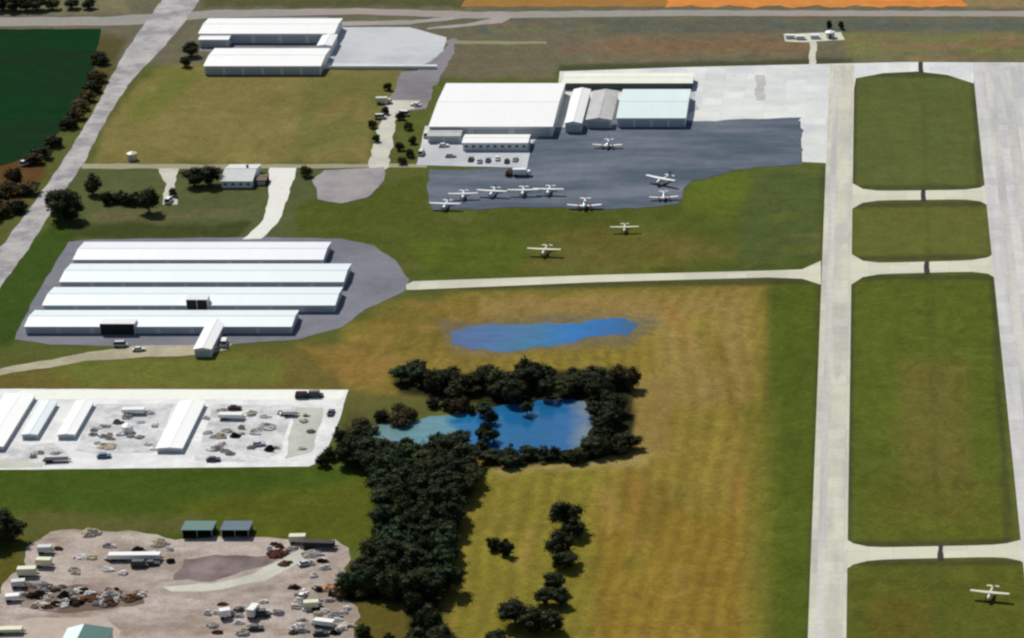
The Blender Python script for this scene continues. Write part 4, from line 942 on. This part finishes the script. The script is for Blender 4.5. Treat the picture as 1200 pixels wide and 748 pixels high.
trailer(157, 485, 7.5, 2.4, 1.2, 2, 'white_paint', 'white trailer at the back of the left gravel bed')
trailer(271, 491, 8.0, 2.5, 1.2, -2, 'white_paint', 'white trailer at the back of the right gravel bed')
trailer(66, 541, 7.5, 2.4, .9, 5, 'black', 'black flat trailer at the near left of the concrete yard', True)
trailer(340, 487, 4.2, 2.2, 1.0, 5, 'silver_paint', 'silver trailer right of the right gravel bed')
for (x, y, d, m_, l) in ((279, 717, 70, 'dark_paint', 'black car between the two white trailers in the lower right yard'), (306, 722, 10, 'dark_paint', 'black van right of the end-on white trailer'),
                         (300, 738, 4, 'dark_paint', 'black car in front of the end-on white trailer'), (354, 700, 80, 'white_paint', 'white car left of the orange tan sand heap'),
                         (376, 744, 5, 'dark_paint', 'black car at the bottom edge of the dirt yard, right'), (358, 662, 30, 'silver_paint', 'silver car on the pale path of the dirt yard'),
                         (178, 662, 3, 'dark_paint', 'black car just right in front of the long semi trailer'), (164, 664, 3, 'dark_paint', 'black van in front of the long semi trailer'),
                         (275, 480, 2, 'rust', 'dark brown car at the back of the right gravel bed'), (388, 485, 85, 'dark_paint', 'black car near the far right corner of the concrete yard'),
                         (355, 466, 2, 'rust', 'rusty brown van at the far edge of the concrete yard'), (370, 465, 4, 'dark_paint', 'dark van beside the rusty one at the far edge of the concrete yard'),
                         (250, 540, 4, 'dark_paint', 'black car at the near edge of the right gravel bed'), (303, 522, 10, 'silver_paint', 'silver car beside the dark scrap pile in the right gravel bed'),
                         (336, 486, 8, 'white_paint', 'white car near the silver trailer in the concrete yard'), (122, 536, 6, 'blue_paint', 'blue car at the near edge of the left gravel bed')):
    car(x, y, d, m_, l, 'van' in l, z=.12)
rs = random.Random(77); n_ = 0
zones = [([(20, 684), (166, 692), (166, 706), (120, 714), (26, 712)], 'in the left scrap row of the dirt yard', 44), ([(340, 688), (410, 690), (412, 744), (330, 744)], 'at the lower right of the dirt yard', 36),
         ([(60, 640), (200, 640), (200, 676), (60, 676)], 'at the upper left of the dirt yard', 16), ([(240, 706), (330, 706), (330, 744), (240, 744)], 'among the white trailers of the dirt yard', 14), ([(300, 636), (395, 640), (400, 680), (330, 676)], 'at the right of the dirt yard', 14),
         ([(105, 480), (200, 480), (184, 528), (95, 526)], 'on the left gravel bed', 20), ([(240, 480), (340, 480), (330, 530), (235, 535)], 'on the right gravel bed', 26),
         ([(355, 480), (372, 480), (366, 525), (345, 530)], 'on the pale narrow gravel bed', 4), ([(20, 526), (70, 524), (76, 542), (10, 542)], 'at the near left of the concrete yard', 6)]
for poly, where, cnt in zones:
    xs2 = [p[0] for p in poly]; ys2 = [p[1] for p in poly]; k = 0
    while k < cnt:
        x, y = rs.uniform(min(xs2), max(xs2)), rs.uniform(min(ys2), max(ys2))
        if sdist(poly, np.array([x]), np.array([y]))[0] > 0: continue
        mk = rs.choice(['cream', 'grey', 'white', 'dark', 'grey', 'white', 'white', 'brown']) if 'dirt' in where else rs.choice(['grey', 'white', 'white', 'white', 'cream', 'grey'])
        heap(x, y, rs.uniform(.7, 1.9), rs.uniform(.4, 1.2), hp[mk], {'cream': 'small cream sand pile ', 'grey': 'small pale rubble pile ', 'dark': 'small black scrap lump ', 'white': 'small white rubble pile ', 'brown': 'small brown spoil pile '}[mk] + where, 200 + n_, 'pile', 'scrap_lump' if mk == 'dark' else 'rubble_heap', rs.uniform(.5, 1))['group'] = 'small piles ' + where
        k += 1; n_ += 1
# tell apart the few that still share a label, by their place from back to front
from collections import defaultdict
bpy.context.view_layer.update()
dd = defaultdict(list)
for o in bpy.data.objects:
    if 'label' in o.keys() and not o.parent: dd[o['label']].append(o)
num = {2: 'two', 3: 'three', 4: 'four', 5: 'five', 6: 'six', 7: 'seven', 8: 'eight', 9: 'nine', 10: 'ten', 11: 'eleven', 12: 'twelve', 13: 'thirteen', 14: 'fourteen', 15: 'fifteen', 16: 'sixteen', 17: 'seventeen', 18: 'eighteen', 19: 'nineteen', 20: 'twenty'}
ordn = ['', 'second', 'third', 'fourth', 'fifth', 'sixth', 'seventh', 'eighth', 'ninth', 'tenth', 'eleventh', 'twelfth', 'thirteenth', 'fourteenth', 'fifteenth', 'sixteenth', 'seventeenth', 'eighteenth', 'nineteenth']
for lb, os_ in dd.items():
    n = len(os_)
    if n < 2 or n > 20: continue
    sx = [toPx(*o.location)[0] for o in os_]; sy = [toPx(*o.location)[1] for o in os_]
    horiz = (max(sx) - min(sx)) > (max(sy) - min(sy))
    os_.sort(key=(lambda o: toPx(*o.location)[0]) if horiz else (lambda o: -o.location.y))
    for i, o in enumerate(os_):
        a_ = ('leftmost' if horiz else 'farthest') if i == 0 else ((('rightmost' if horiz else 'nearest')) if i == n - 1 else ordn[i])
        o['label'] = lb + ', ' + a_ + ' of ' + num[n]
for o in bpy.data.objects:
    pass
for o in bpy.data.objects:
    if '_dim' in o.keys(): del o['_dim']
